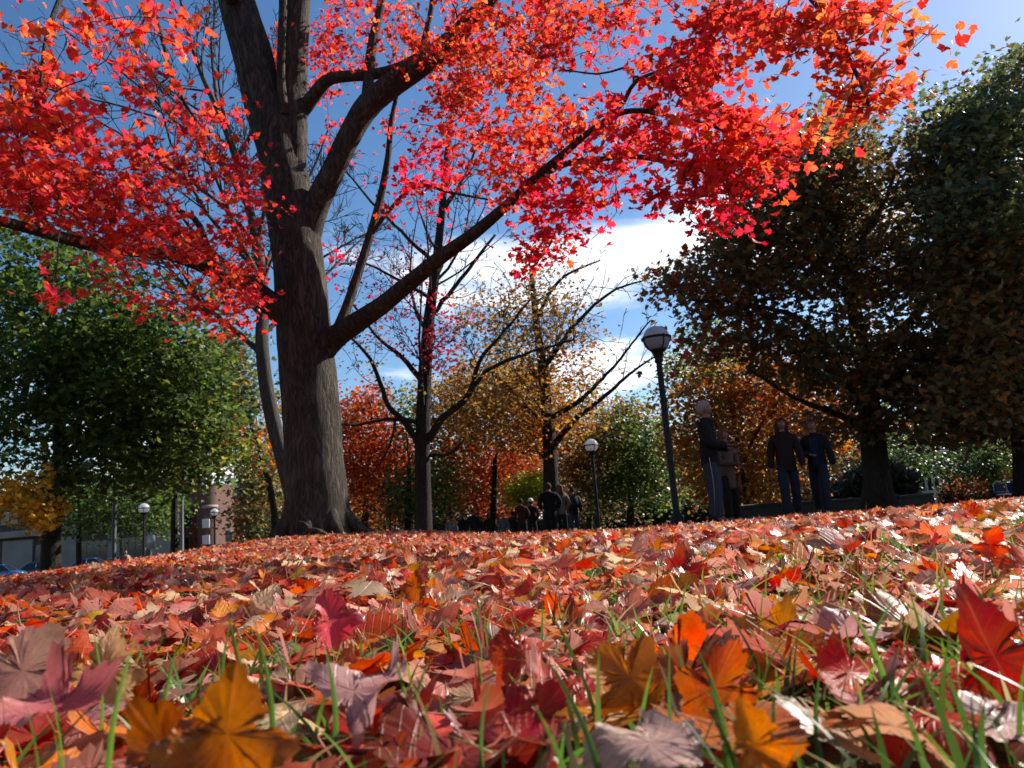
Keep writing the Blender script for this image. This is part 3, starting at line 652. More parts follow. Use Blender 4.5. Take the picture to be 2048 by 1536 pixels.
def place_leaf(name, me, p, nrm_, yaw_, s_, c, parent=None, origin=None, **k):
    R = rot_from(nrm_[None], np.array([yaw_]))[0]
    o = bpy.data.objects.new(name, me); q = p - origin if origin is not None else p
    M = Matrix([[*(R[i] * s_), q[i]] for i in range(3)] + [[0, 0, 0, 1]])
    if parent is not None: o.parent = parent
    o.matrix_basis = M; o.color = (*[float(v) for v in c], 1); col.objects.link(o); tag(o, **k); return o
for q, i in enumerate(big): place_leaf('leaf', LV[q % 12], pos[i], nrm[i], yaw[i], sz[i], C[i], maple, TB)
print('maple done', round(time.time() - T0, 1))

# ------------------------------------------------------------------ other trees
def make_tree(name, seed, trunk, limbs, E, ntips, per, spread, size, pals, label, cat='tree', level='tiny', bark=None, group=None, twigmat=None, rmin=.006, k=.014, seg=.45, flat=.6, bare=None, ram=None, root=True, curl=.4, tilt=.75, wig=.12):
    T = Tree(seed)
    Y0 = trunk[0][2]; base = on_ground(trunk[0][0], Y0)
    P = [at(a, b, Y) for a, b, Y, w_ in trunk]; R = [w_ / 2 * ((p - CAM) @ FW) / F_PX for p, (a, b, Y, w_) in zip(P, trunk)]
    if root:
        P = [np.array([base[0], base[1], base[2] - .1]), np.array([base[0], base[1], base[2] + .25])] + [p for p in P[1:] if p[2] > base[2] + .4]; R = [R[0] * 1.45, R[0] * 1.08] + R[-(len(P) - 2):]
    T.limb(P, R, .25, 0.0, 3 if root else 0)
    for l_ in limbs: px_limb(T, l_, .22, .01)
    if ram: T.ramify(T.paths[0 if ram.get('trunk', 1) else 1:], **{k_: v_ for k_, v_ in ram.items() if k_ != 'trunk'})
    tips_, pi = ell_tips(T.rs, E, ntips)
    # keep tips above the ground
    g_ = gz(tips_[:, 0], tips_[:, 1]) + .25; tips_[:, 2] = np.maximum(tips_[:, 2], g_ + T.rs.rand(len(g_)) * .4)
    T.reach2(tips_, rmin=rmin, k=k, seg=seg, wig=wig)
    if bare:
        bt, _ = ell_tips(T.rs, bare[0], bare[1]); T.reach2(bt, rmin=bare[2], k=k, seg=seg, wig=wig)
    o = empty(name, base, label=label, cat=cat, group=group)
    mb = MB(); T.mesh_limbs(mb, 12, .04, 6); local(mb, base).obj('trunk', bark or M_BARK2, o)
    mb = MB(); T.mesh_twigs(mb, .03); local(mb, base).obj('twigs', twigmat or bark or M_BARK2, o, kind='stuff')
    if per > 0:
        pos, nrm, yaw, sz, C = leaf_cloud(T.rs, tips_, pi, per, spread, size, pals, flat=flat, tilt=tilt)
        v, z, *_ = in_view(pos, 90); 
        pos, nrm, yaw, sz, C = pos[v], nrm[v], yaw[v], sz[v], C[v]
        mb = MB(); leaves_into(mb, level, pos, nrm, yaw, sz, C, curl, T.rs); local(mb, base).obj('crown', M_BGLEAF, o, attrs=True, smooth=False, kind='stuff')
        print(name, len(pos), round(time.time() - T0, 1))
    return o
G_DK = [(0.058, 0.092, 0.020, 3), (0.090, 0.141, 0.026, 2), (0.039, 0.065, 0.018, 2), (0.128, 0.151, 0.031, .7)]
G_YL = [(0.144, 0.180, 0.036, 2), (0.264, 0.240, 0.042, 1), (0.084, 0.132, 0.030, 2)]
OAK = [(0.145, 0.093, 0.037, 3), (0.204, 0.119, 0.043, 2), (0.085, 0.093, 0.037, 2.5), (0.289, 0.119, 0.034, 1)]
OAKG = [(0.090, 0.112, 0.045, 3), (0.150, 0.150, 0.053, 2), (0.060, 0.083, 0.038, 2), (0.225, 0.180, 0.060, .8)]
ORNG = [(.36, .11, .02, 2), (.42, .17, .03, 1.6), (.28, .06, .02, 1.6), (.2, .1, .03, 1)]
RUST = [(.34, .055, .02, 3), (.42, .09, .025, 2), (.26, .04, .02, 2), (.3, .12, .03, 1)]
GOLD = [(.34, .18, .035, 2.5), (.32, .14, .03, 2), (.22, .13, .035, 1.5), (.17, .14, .035, 1), (.34, .09, .025, .8)]
BRWN = [(.22, .12, .04, 2), (.3, .17, .05, 2), (.15, .085, .035, 2)]
CRIM = [(.34, .02, .035, 3), (.25, .015, .03, 2)]
LIME = [(.30, .36, .035, 3), (.40, .42, .05, 2), (.22, .3, .03, 1)]
YLW = [(.60, .36, .04, 3), (.55, .28, .035, 2)]

# green tree on the left
make_tree('green_maple_tree', 21, [(100, 1140, 17, 34), (104, 1060, 17, 32), (112, 980, 17, 28), (120, 900, 17.3, 25), (110, 780, 17.5, 22), (100, 650, 17.6, 16), (95, 540, 17.8, 10)],
  [[(118, 930, 17.2, 16), (170, 880, 16.8, 12), (250, 895, 16.3, 10), (330, 890, 16, 7), (400, 850, 16, 5)], [(112, 820, 17.4, 15), (200, 760, 17, 11), (300, 700, 16.5, 7)], [(108, 990, 17, 14), (150, 950, 17.2, 10), (190, 930, 17.4, 6)]],
  [(100, 560, 130, 70, 1, 15.5, 19.5), (180, 640, 170, 80, 1.1, 15, 19.5), (260, 720, 190, 80, 1.1, 14.8, 19), (120, 740, 170, 100, 1.1, 15, 20), (330, 790, 130, 70, 1.0, 14.8, 18.5), (120, 850, 180, 80, 1.0, 15, 19.5), (300, 870, 160, 70, .9, 14.8, 18.5), (430, 820, 60, 60, .7, 15, 17.5, 1), (260, 930, 140, 30, .55, 15, 18), (60, 920, 90, 30, .6, 15, 18), (400, 740, 60, 50, .5, 15.5, 18, 1), (-20, 640, 60, 160, .8, 15, 19), (60, 480, 90, 50, .6, 15.5, 19), (430, 900, 70, 40, .7, 15, 18, 1), (395, 950, 55, 28, .55, 15, 18, 1), (200, 965, 120, 25, .6, 15, 18), (60, 985, 70, 22, .5, 15, 18), (330, 955, 70, 28, .6, 15, 18), (400, 600, 50, 40, .3, 15.5, 18, 1), (260, 560, 70, 40, .4, 15.5, 19)],
  1150, 22, .32, .145, [G_DK, G_YL], 'broad dark green maple at left above the parked cars', level='low', flat=.3)
# crown of the yellow-leaved sapling tucked in under it
make_tree('yellow_leaved_tree', 22, [(-60, 1150, 14.5, 20), (-50, 1080, 14.5, 17), (-45, 1000, 14.5, 12), (-30, 940, 14.5, 8)], [[(-48, 1020, 14.5, 9), (0, 1010, 14.4, 6), (60, 1025, 14.3, 4)]],
  [(30, 1010, 75, 22, 1, 13.8, 15), (80, 1040, 30, 16, 1, 13.9, 14.8), (20, 985, 90, 22, .5, 14, 15.2), (60, 960, 60, 15, .3, 14, 15)], 60, 22, .16, .105, [YLW], 'small tree with a bright yellow branch of leaves below the green maple', level='low')
make_tree('orange_tinted_tree', 23, [(552, 1085, 24, 14), (545, 1000, 24, 13), (520, 900, 24, 11), (480, 780, 24, 8)], [],
  [(440, 720, 70, 60, 1, 22, 26, 1), (400, 800, 70, 60, .8, 22, 26), (470, 800, 55, 70, .9, 22, 26, 1), (480, 880, 50, 50, .8, 22, 26), (400, 700, 60, 40, .6, 22, 26)], 230, 22, .4, .17, [ORNG, OAKG], 'orange and brown leaved tree close left of the big trunk')
make_tree('olive_green_tree', 24, [(500, 1088, 30, 14), (500, 1030, 30, 12), (505, 960, 30, 8)], [],
  [(520, 965, 45, 45, 1, 27, 32), (520, 1030, 45, 40, 1, 27, 31, 1), (520, 1050, 40, 30, 1, 27, 31), (545, 900, 30, 50, .6, 27, 31, 1), (540, 820, 25, 50, .4, 27, 31, 1)], 260, 20, .42, .17, [OAKG, BRWN], 'rounded olive tree low beside the foot of the big maple')
# bare tree whose trunk shows left of the maple trunk
make_tree('bare_tree', 25, [(600, 1072, 14, 40), (588, 1000, 14, 36), (574, 940, 14, 34), (556, 880, 14, 31), (540, 810, 14, 29), (529, 740, 14, 27), (524, 680, 14, 25), (527, 620, 14.2, 23), (520, 520, 14.5, 20), (497, 410, 14.8, 17), (467, 300, 15, 15), (440, 230, 15, 12), (400, 140, 15, 9), (370, 40, 15, 6), (350, -60, 15, 4)],
  [[(500, 420, 14.8, 10), (440, 330, 14.9, 8), (360, 250, 15, 6), (250, 150, 15, 4), (130, 60, 15, 3)], [(527, 620, 14.2, 12), (460, 560, 14.5, 9), (380, 500, 14.6, 7), (290, 440, 14.6, 5)], [(440, 240, 15, 8), (425, 120, 15.2, 6), (430, 0, 15.4, 4)], [(510, 480, 14.6, 9), (430, 400, 14, 7), (330, 330, 13.6, 5), (180, 230, 13.4, 3)], [(360, 250, 15, 5), (230, 210, 15, 4), (60, 170, 15, 2.5)], [(524, 560, 14.3, 9), (560, 450, 15, 7), (630, 330, 15.4, 5), (660, 250, 15.6, 3)]],
  [(150, 150, 160, 120, 1, 13, 16), (330, 120, 140, 120, 1, 13.5, 16.5), (60, 60, 90, 60, .8, 13, 16), (300, 300, 150, 100, 1, 13, 16), (180, 420, 120, 60, .5, 13, 15.5), (380, 430, 90, 80, .8, 13, 16), (680, 330, 60, 90, .6, 15, 17)],
  160, 0, .3, .1, [CRIM], 'leafless tree with curved trunk just left of the big maple trunk', bark=M_BARKG, ram=dict(levels=4, per_m=1.9, ratio=.44, rmin=.008, cap=9000), rmin=.010, k=.012, seg=.35, root=False, wig=.08)
# middle tree, mostly bare
make_tree('half_bare_tree', 26, [(848, 1075, 20, 36), (846, 1000, 20, 33), (845, 900, 20, 31), (847, 820, 20, 29), (850, 740, 20, 26), (858, 640, 20.1, 23), (872, 530, 20.2, 19), (883, 430, 20.3, 15), (893, 320, 20.4, 12), (906, 220, 20.5, 8), (930, 120, 20.6, 5)],
  [[(838, 890, 20, 15), (806, 840, 19.7, 12), (778, 815, 19.5, 10), (762, 772, 19.4, 9), (740, 718, 19.2, 7), (705, 677, 19, 5)], [(856, 880, 20, 18), (887, 835, 19.6, 15), (940, 785, 19.2, 12), (957, 727, 19, 9), (998, 674, 18.6, 6), (1060, 600, 18, 4)], [(940, 785, 19.2, 9), (965, 750, 19, 8), (1057, 706, 18.4, 6), (1150, 680, 18, 4)],
   [(845, 765, 20, 12), (811, 721, 19.8, 9), (758, 677, 19.6, 6), (700, 600, 19.4, 4)], [(838, 846, 20, 10), (780, 838, 19.6, 7), (720, 848, 19.4, 6), (676, 850, 19.2, 4)], [(856, 912, 20, 9), (905, 905, 19.6, 7), (928, 880, 19.4, 4)], [(790, 838, 19.6, 5), (776, 900, 19.4, 4), (745, 945, 19.2, 3)],
   [(858, 640, 20.1, 10), (920, 560, 20.4, 8), (990, 470, 20.8, 5)], [(872, 530, 20.2, 9), (810, 470, 20, 7), (740, 400, 19.8, 5), (690, 340, 19.6, 3)], [(883, 430, 20.3, 7), (940, 330, 20.6, 5), (970, 240, 21, 3)], [(866, 600, 20.1, 8), (800, 560, 20, 6), (720, 520, 19.9, 4)]],
  [(880, 690, 35, 50, 2.2, 19.5, 20.3, 1), (820, 640, 130, 80, .25, 18.5, 21.5, 1), (740, 700, 70, 40, .5, 18.5, 20.5), (1000, 690, 90, 50, .4, 18, 20.5), (760, 560, 100, 80, .2, 19, 22, 1), (900, 400, 100, 120, .12, 19, 22, 1), (950, 770, 80, 50, .7, 18, 20.5, 2)],
  230, 9, .25, .10, [BRWN, CRIM, GOLD], 'mostly bare tree with straight dark trunk and a crimson tuft of leaves', bare=([(760, 450, 130, 150, 1, 18.5, 22), (900, 300, 90, 120, 1, 19, 22), (950, 480, 90, 120, 1, 19, 22), (730, 620, 90, 90, 1, 18.5, 21), (1020, 620, 120, 80, 1, 17.5, 21), (680, 780, 30, 50, .6, 18.5, 20)], 120, .012), ram=dict(levels=4, per_m=1.2, ratio=.42, rmin=.0095, cap=9000), rmin=.011, k=.012, seg=.4, wig=.08)
# brown and golden tree right of it
make_tree('golden_brown_tree', 27, [(1105, 1072, 30, 40), (1102, 1000, 30, 34), (1100, 920, 30, 30), (1094, 830, 30, 25), (1085, 740, 30, 20), (1072, 640, 30, 15), (1062, 540, 30, 9)],
  [[(1100, 900, 30, 14), (1150, 840, 28.5, 10), (1200, 800, 27.5, 8), (1270, 740, 27, 5), (1330, 700, 26.5, 3)], [(1094, 840, 30, 12), (1160, 800, 28.5, 9), (1230, 730, 27.5, 6), (1300, 640, 27, 3)], [(1085, 740, 30, 12), (1150, 650, 29, 8), (1230, 580, 28, 5), (1290, 560, 27.5, 3)], [(1096, 860, 30, 12), (1040, 800, 30, 9), (980, 740, 30, 6)], [(1072, 640, 30, 9), (1120, 560, 29.5, 6), (1200, 520, 29, 3)]],
  [(1060, 640, 80, 90, .9, 28, 32), (1010, 760, 80, 70, 1.2, 27.5, 32, 1), (1100, 780, 90, 60, 1.1, 28, 32, 1), (1000, 850, 90, 50, 1.3, 28, 32, 1), (1150, 740, 50, 60, .5, 27.5, 31, 2), (1060, 880, 60, 40, .9, 28, 32, 2), (1100, 560, 60, 60, .35, 28, 31), (930, 800, 50, 60, .8, 28, 31, 1), (1180, 830, 50, 30, .6, 27, 30, 1), (1130, 660, 80, 60, .7, 28, 31, 0), (960, 640, 60, 60, .5, 28, 31, 1)],
  620, 15, .42, .16, [BRWN, GOLD, ORNG], 'tall tree of golden brown leaves with bare twigs reaching right towards the lamp', bare=([(1180, 620, 110, 110, 1, 26, 31), (1260, 600, 50, 60, .6, 26, 29), (1220, 790, 90, 60, .8, 26, 29), (1080, 560, 90, 100, .9, 28, 32)], 100, .016), ram=dict(levels=4, per_m=.9, ratio=.44, rmin=.013, cap=7000), rmin=.014, k=.012, seg=.6, wig=.08)
make_tree('rust_red_tree', 28, [(730, 1078, 38, 16), (732, 1000, 38, 13), (735, 920, 38, 9)], [],
  [(730, 870, 60, 70, 1.1, 35, 41), (740, 960, 75, 60, 1.1, 35, 41), (710, 830, 35, 40, .7, 35, 40), (760, 1010, 60, 40, .9, 35, 40, 1), (690, 900, 50, 80, .7, 35, 40), (790, 900, 40, 60, .8, 35, 40), (740, 800, 40, 30, .5, 35, 40)], 470, 22, .5, .2, [RUST, ORNG], 'rust red tree directly right of the big trunk')
make_tree('red_orange_tree', 29, [(985, 1070, 40, 14), (985, 1000, 40, 11), (985, 930, 40, 8)], [],
  [(970, 930, 80, 55, 1.1, 37, 43), (960, 990, 80, 45, 1.1, 37, 42), (1040, 910, 50, 35, .8, 37, 42), (1050, 870, 30, 20, .5, 37, 42)], 300, 22, .5, .2, [RUST, ORNG], 'dull red tree behind the lime green bush')
make_tree('dark_green_tree', 30, [(815, 1072, 34, 14), (816, 1010, 34, 12), (818, 930, 34, 8)], [],
  [(820, 990, 50, 50, 1, 32, 36), (880, 960, 40, 50, 1, 32, 36, 1), (820, 870, 45, 60, .5, 33, 37), (880, 1010, 35, 30, .8, 32, 36), (800, 820, 60, 30, .35, 33, 37)], 210, 20, .45, .18, [G_DK, G_YL], 'green tree behind the straight dark trunk')
make_tree('golden_maple_tree', 41, [(985, 1070, 36, 16), (988, 1000, 36, 13), (990, 920, 36, 9)], [],
  [(960, 800, 80, 60, 1, 33, 38), (1040, 790, 70, 60, 1, 33, 38), (920, 870, 60, 50, .9, 33, 38, 1), (1130, 850, 60, 60, .9, 33, 38), (1060, 860, 60, 40, .9, 33, 38, 1), (1160, 930, 50, 60, .8, 34, 38, 2), (880, 820, 40, 50, .5, 33, 37)],
  620, 18, .5, .2, [GOLD, ORNG, BRWN], 'golden yellow tree between the straight dark trunk and the brown one')
make_tree('lime_bush', 31, [(1050, 1062, 34, 10), (1050, 1035, 34, 8), (1050, 1000, 34, 5)], [],
  [(1052, 975, 33, 26, 1, 33, 35), (1040, 995, 34, 20, 1, 33, 35), (1075, 965, 20, 20, .8, 33, 35)], 120, 34, .26, .12, [LIME], 'rounded lime green bush above the two standing people', cat='bush')
make_tree('green_linden_tree', 32, [(1262, 1062, 36, 16), (1262, 1000, 36, 14), (1262, 930, 36, 9)], [],
  [(1265, 860, 60, 50, 1, 33, 39), (1250, 930, 65, 50, 1, 33, 39), (1290, 920, 55, 60, 1, 33, 38), (1210, 880, 40, 40, .6, 34, 38, 1), (1240, 830, 50, 30, .7, 34, 38, 1), (1310, 970, 50, 50, .9, 33, 38), (1220, 980, 50, 40, .9, 33, 38)], 480, 22, .46, .19, [G_DK, BRWN], 'green tree behind the tall street lamp')
make_tree('brown_understory_tree', 33, [(1180, 1062, 44, 14), (1180, 1000, 44, 10), (1182, 930, 44, 7)], [],
  [(1180, 900, 60, 50, .8, 42, 47), (1170, 980, 60, 40, 1, 42, 47, 1), (1230, 1010, 60, 25, .9, 42, 46, 1), (1130, 960, 40, 60, .7, 42, 46)], 260, 18, .5, .2, [BRWN, OAK], 'brown thinning tree between the two path lamps')
# sunlit orange and yellow sapling behind the grey-haired man
make_tree('orange_yellow_tree', 34, [(1498, 1045, 24, 15), (1492, 980, 24, 13), (1482, 920, 24, 11), (1470, 860, 24.2, 8), (1460, 800, 24.5, 5)], [[(1484, 930, 24, 9), (1510, 870, 24, 7), (1560, 800, 24.2, 4)], [(1478, 900, 24, 7), (1430, 850, 24.2, 5), (1380, 810, 24.4, 3)]],
  [(1420, 800, 90, 65, 1, 22, 27), (1500, 760, 110, 65, 1, 22, 27, 1), (1600, 800, 100, 60, 1, 22, 27, 1), (1660, 860, 70, 50, .9, 22.5, 27, 1), (1400, 880, 65, 60, .9, 22, 27), (1520, 900, 80, 70, 1, 23, 27), (1560, 960, 70, 50, .9, 23, 27), (1400, 960, 50, 50, .9, 23, 27), (1480, 990, 70, 30, .9, 23, 27), (1430, 700, 55, 50, .6, 23, 26, 2), (1380, 740, 45, 45, .6, 23, 26, 2)],
  950, 20, .30, .14, [GOLD, ORNG, G_YL], 'orange and yellow leaved tree behind the grey-haired man', level='low')
# big dark oak
make_tree('dark_oak_tree', 35, [(1760, 1040, 17, 63.4), (1756, 980, 17, 56.2), (1748, 900, 17, 49), (1738, 820, 17, 43.2), (1728, 740, 17, 36), (1718, 670, 17, 30.2), (1700, 580, 17.1, 23), (1680, 480, 17.2, 17.3), (1660, 380, 17.3, 10.8), (1650, 300, 17.4, 6.5)],
  [[(1740, 830, 17, 30), (1690, 760, 16.6, 22), (1650, 690, 16.2, 16), (1600, 640, 15.9, 12), (1500, 610, 15.6, 8), (1380, 600, 15.3, 4)], [(1728, 745, 17, 28), (1790, 680, 17, 22), (1850, 600, 17, 16), (1900, 480, 17, 10)], [(1735, 800, 17, 20), (1800, 760, 16.5, 15), (1900, 740, 16, 9), (2000, 720, 15.6, 5)], [(1742, 860, 17, 20), (1680, 830, 16.4, 14), (1600, 800, 16, 9), (1500, 740, 15.6, 5)], [(1705, 600, 17, 16), (1620, 520, 16.6, 11), (1520, 450, 16.2, 6)], [(1690, 520, 17, 14), (1760, 420, 17, 10), (1800, 320, 17, 6)]],
  [(1620, 330, 110, 80, 1, 15.5, 19, 0), (1560, 430, 120, 80, 1, 15, 19), (1700, 400, 120, 120, 1, 15.5, 19.5), (1500, 520, 90, 60, .9, 15, 18.5), (1640, 540, 120, 70, .9, 15, 19), (1370, 570, 80, 35, .95, 15, 17.5, 1), (1480, 610, 100, 40, .9, 15, 17.5, 1), (1760, 560, 100, 90, 1, 15, 19.5), (1680, 650, 60, 50, .25, 15, 18), (1560, 680, 110, 40, .8, 15, 17.5), (1440, 690, 90, 30, .6, 15, 17, 1), (1620, 740, 110, 40, .8, 15, 17.5), (1760, 730, 90, 80, .9, 15, 19), (1850, 760, 110, 80, 1, 15, 19), (1900, 840, 120, 50, .9, 15, 19), (1700, 240, 60, 40, .5, 16, 18.5), (1640, 250, 60, 35, .5, 16, 18.5, 1), (1700, 840, 90, 40, .5, 15.5, 18), (1860, 330, 60, 90, .9, 15, 18), (1860, 470, 70, 90, .9, 15, 18), (1480, 460, 50, 50, .6, 15, 18), (1440, 540, 40, 30, .5, 15, 17.5)],
  1500, 19, .30, .15, [OAK, RUST[:1] + OAK], 'huge dark oak with thick trunk right of the people', level='low', flat=.34)
make_tree('tall_green_oak_tree', 36, [(2075, 1030, 15, 70), (2060, 900, 15, 60), (2040, 700, 15, 48), (2020, 500, 15, 34), (2000, 350, 15.2, 22), (1985, 220, 15.3, 10)],
  [[(2030, 600, 15, 20), (1960, 500, 14.8, 14), (1900, 400, 14.6, 7)], [(2045, 760, 15, 22), (1980, 700, 14.8, 15), (1900, 640, 14.6, 8)], [(2056, 860, 15, 16), (1990, 820, 14.8, 10), (1920, 800, 14.6, 5)], [(2010, 420, 15, 16), (2060, 300, 15, 9), (2080, 180, 15, 5)]],
  [(2000, 250, 90, 70, 1, 13.5, 17), (2040, 140, 50, 50, .8, 14, 17), (1930, 290, 70, 60, .8, 14, 17), (1960, 400, 120, 90, 1, 13.5, 17), (2020, 520, 110, 100, 1.1, 13.5, 17, 1), (1930, 560, 90, 80, .9, 13.5, 17, 1), (2000, 680, 110, 90, 1.1, 13.5, 17, 1), (1940, 780, 90, 70, 1, 13.5, 17, 1), (2040, 820, 90, 60, 1, 13.5, 17, 1), (1880, 250, 55, 50, .8, 14, 17), (1960, 200, 60, 50, .7, 14, 17), (2140, 400, 90, 300, .6, 14, 18, 1)],
  1050, 20, .32, .15, [OAKG, OAK], 'tall green oak filling the right edge of the view', level='low', flat=.34)
make_tree('far_green_tree', 37, [(1990, 1000, 44, 16), (1988, 960, 44, 13), (1985, 920, 44, 9)], [], [(1960, 920, 50, 40, 1, 41, 47), (2010, 930, 50, 40, 1, 41, 47, 1), (1910, 935, 40, 25, 1, 41, 47), (2030, 900, 40, 30, .8, 41, 47, 1), (1840, 915, 50, 30, 1, 41, 46)], 300, 22, .5, .2, [[(.03, .055, .015, 3), (.05, .08, .02, 2)], [(.06, .09, .02, 2), (.12, .12, .025, 1)]], 'green tree behind the two small lamps at right')
make_tree('far_orange_tree', 38, [(2060, 1000, 50, 16), (2058, 960, 50, 13), (2056, 920, 50, 9)], [], [(2040, 930, 40, 50, 1, 47, 53), (1960, 975, 60, 18, 1, 46, 50, 1), (2040, 960, 40, 30, 1, 46, 50, 1)], 160, 20, .5, .22, [GOLD, RUST], 'orange tree at the far right edge above the chairs')
make_tree('street_green_tree', 39, [(158, 1130, 46, 11), (158, 1080, 46, 10), (160, 1030, 46, 8)], [], [(150, 990, 90, 40, 1, 42, 50), (230, 1010, 50, 45, 1, 42, 50), (310, 985, 60, 40, 1.2, 42, 50), (160, 1045, 40, 20, .8, 42, 48), (320, 1035, 30, 35, 1, 42, 48), (250, 1045, 30, 20, .5, 42, 48)], 520, 20, .55, .22, [G_DK, OAKG], 'pale green street tree in front of the grey building')
make_tree('dark_trunk_tree', 40, [(349, 1100, 30, 15), (349, 1040, 30, 13), (350, 980, 30, 10)], [], [(350, 915, 60, 35, 1, 27, 32), (400, 885, 50, 40, 1, 27, 32, 1), (300, 930, 50, 25, .8, 27, 32)], 220, 22, .45, .17, [G_DK, ORNG], 'green and rust tree whose dark trunk stands before the brick building')
# the row of park trees that closes the view
rsf = np.random.RandomState(90)
far_spec = [(20, 90, G_DK, 'dark green far tree beyond the grey building at the left edge'), (560, 70, OAKG, 'dull olive far tree hidden behind the big maple trunk'), (660, 78, BRWN, 'brown far tree just right of the big maple trunk'), (800, 64, G_DK, 'green far tree showing behind the second lamp'), (900, 70, OAKG, 'olive far tree right of the straight dark trunk'), (1010, 66, RUST, 'russet far tree behind the walking crowd'), (1110, 74, OAK, 'dark brown far tree behind the golden brown tree'), (1210, 62, OAK, 'dark far tree behind the second path lamp'), (1330, 66, G_DK, 'dark green far tree behind the tall lamp post'), (1430, 58, OAK, 'brown far tree behind the grey-haired man'), (1540, 60, ORNG, 'orange far tree behind the woman in the hooded top'), (1650, 56, OAK, 'dark brown far tree behind the walking pair'), (1760, 60, G_DK, 'dark green far tree behind the oak trunk'), (1880, 78, G_DK, 'green far tree behind the white louvred building'), (2040, 80, ORNG, 'orange far tree at the right edge behind the chairs')]
for k, (px0, Y, pal, lab) in enumerate(far_spec):
    hy = horizon_y(px0); sc_ = F_PX / Y; hgt = rsf.uniform(7, 10) if 700 < px0 < 1250 else rsf.uniform(8, 11)
    E = [(px0 + rsf.uniform(-1, 1) * sc_ * 1.8, hy + 1.2 * sc_ - rsf.uniform(.15, .85) * hgt * sc_, sc_ * rsf.uniform(1.8, 3.2), sc_ * rsf.uniform(1.3, 2.2), 1, Y - 3, Y + 3) for _ in range(8)]
    make_tree('far_tree', 100 + k, [(px0, hy + 60, Y, 12), (px0, hy, Y, 10), (px0 + 3, hy - .4 * hgt * sc_, Y, 6)], [], E, 150, 17, .7, .33, [pal], lab, group='trees closing the far side of the park', rmin=.01, seg=.9)
def side_tree(k, x, y, h, r, pal, lab):
    rs = np.random.RandomState(300 + k); z0 = float(gz(x, y)); b0 = np.array([x, y, z0]); o = empty('unseen_park_tree', b0, label=lab, cat='tree', group='park trees standing outside the view')
    m = MB(); P_, R_ = smooth_path([(0, 0, -.1), (0, 0, .4), (.1, .1, h * .35), (0, .2, h * .8)], [.42, .32, .26, .08], .3); m.tube(P_, R_, 10, rough=.03, seed=k)
    for q in range(9): a = q * 2.4; zz_ = h * (.28 + .06 * q); P_, R_ = smooth_path([(0, .1, zz_), (math.cos(a) * r * .4, math.sin(a) * r * .4, zz_ + h * .1), (math.cos(a) * r * .8, math.sin(a) * r * .8, zz_ + h * .16)], [.12, .07, .02], .4); m.tube(P_, R_, 5)
    m.obj('trunk', M_BARK2, o); n = 5200; c = rs.normal(0, 1, (60, 3)); c /= np.linalg.norm(c, axis=1)[:, None]; c *= rs.uniform(.35, .95, (60, 1)); i = rs.randint(0, 60, n)
    p = c[i] * [r, r, h * .36] + [0, 0, h * .62] + rs.normal(0, .55, (n, 3)); m = MB(); leaves_into(m, 'tiny', p, np.stack([rs.normal(0, .8, n), rs.normal(0, .8, n), np.ones(n)], -1), rs.rand(n) * 6.28, rs.uniform(.35, .6, n), pick_colors(pal, n, rs), .4, rs); m.obj('crown', M_BGLEAF, o, attrs=True, smooth=False, kind='stuff')
for k, (x, y, h, r, pal, lab) in enumerate([(18.5, 22.5, 13, 5, OAK, 'brown oak just outside the right edge, nearest the path'), (25, 25, 15, 5.5, OAKG, 'green oak outside the right edge, second from the path'), (32, 33, 15, 6, OAK, 'brown oak far outside the right edge'), (24, 34, 14, 5, G_DK, 'green maple outside the right edge behind the oaks'), (-18, 4, 12, 5, G_DK, 'green maple added outside the left edge to cut sky light'), (-14, -9, 13, 6, OAK, 'brown oak added behind the camera at left to cut sky light'), (2, -15, 14, 6.5, OAKG, 'olive oak added straight behind the camera to cut sky light'), (15, -12, 13, 6, RUST, 'rust red tree added behind the camera at right to cut sky light'), (-27, 15, 12, 6, OAKG, 'olive tree added outside the left edge by the street to cut sky light')]): side_tree(k, x, y, h, r, pal, lab)  # unseen: right-hand ones shade the path, the rest added to cut sky fill
# the far wood that closes the horizon
rw_ = np.random.RandomState(77); n = 30000; pxs = rw_.uniform(-500, 2500, n); Y = rw_.uniform(98, 112, n); q = np.array([at(a, 1000, b)[0] for a, b in zip(pxs, Y)])
top_ = 6.0 + 1.6 * np.sin(q * .11) + 1.1 * np.sin(q * .37 + 1) + .7 * np.sin(q * .9 + 2); top_ = np.where((pxs > 415) & (pxs < 500), 4.9, top_ + 2.6 * (pxs > 700)); zt = gz(q, Y) + (top_ + 3.2) * rw_.rand(n) ** .8
pi_ = ((q * .06).astype(int) * 7 + 3) % 5; pals_ = [G_DK, OAK, BRWN, OAKG, RUST]; Cw = np.zeros((n, 3))
for k in range(5):
    m_ = pi_ == k; Cw[m_] = pick_colors(pals_[k], m_.sum(), rw_)
m = MB(); leaves_into(m, 'tiny', np.stack([q, Y, zt], -1), np.stack([rw_.normal(0, .8, n), rw_.normal(-.4, .8, n), np.ones(n) * .8], -1), rw_.rand(n) * 6.28, rw_.uniform(.7, 1.1, n), Cw, .4, rw_); m.obj('far_wood', M_BGLEAF, attrs=True, smooth=False, label='mass of mixed autumn trees closing the horizon beyond the park', kind='stuff')
print('trees', round(time.time() - T0, 1))

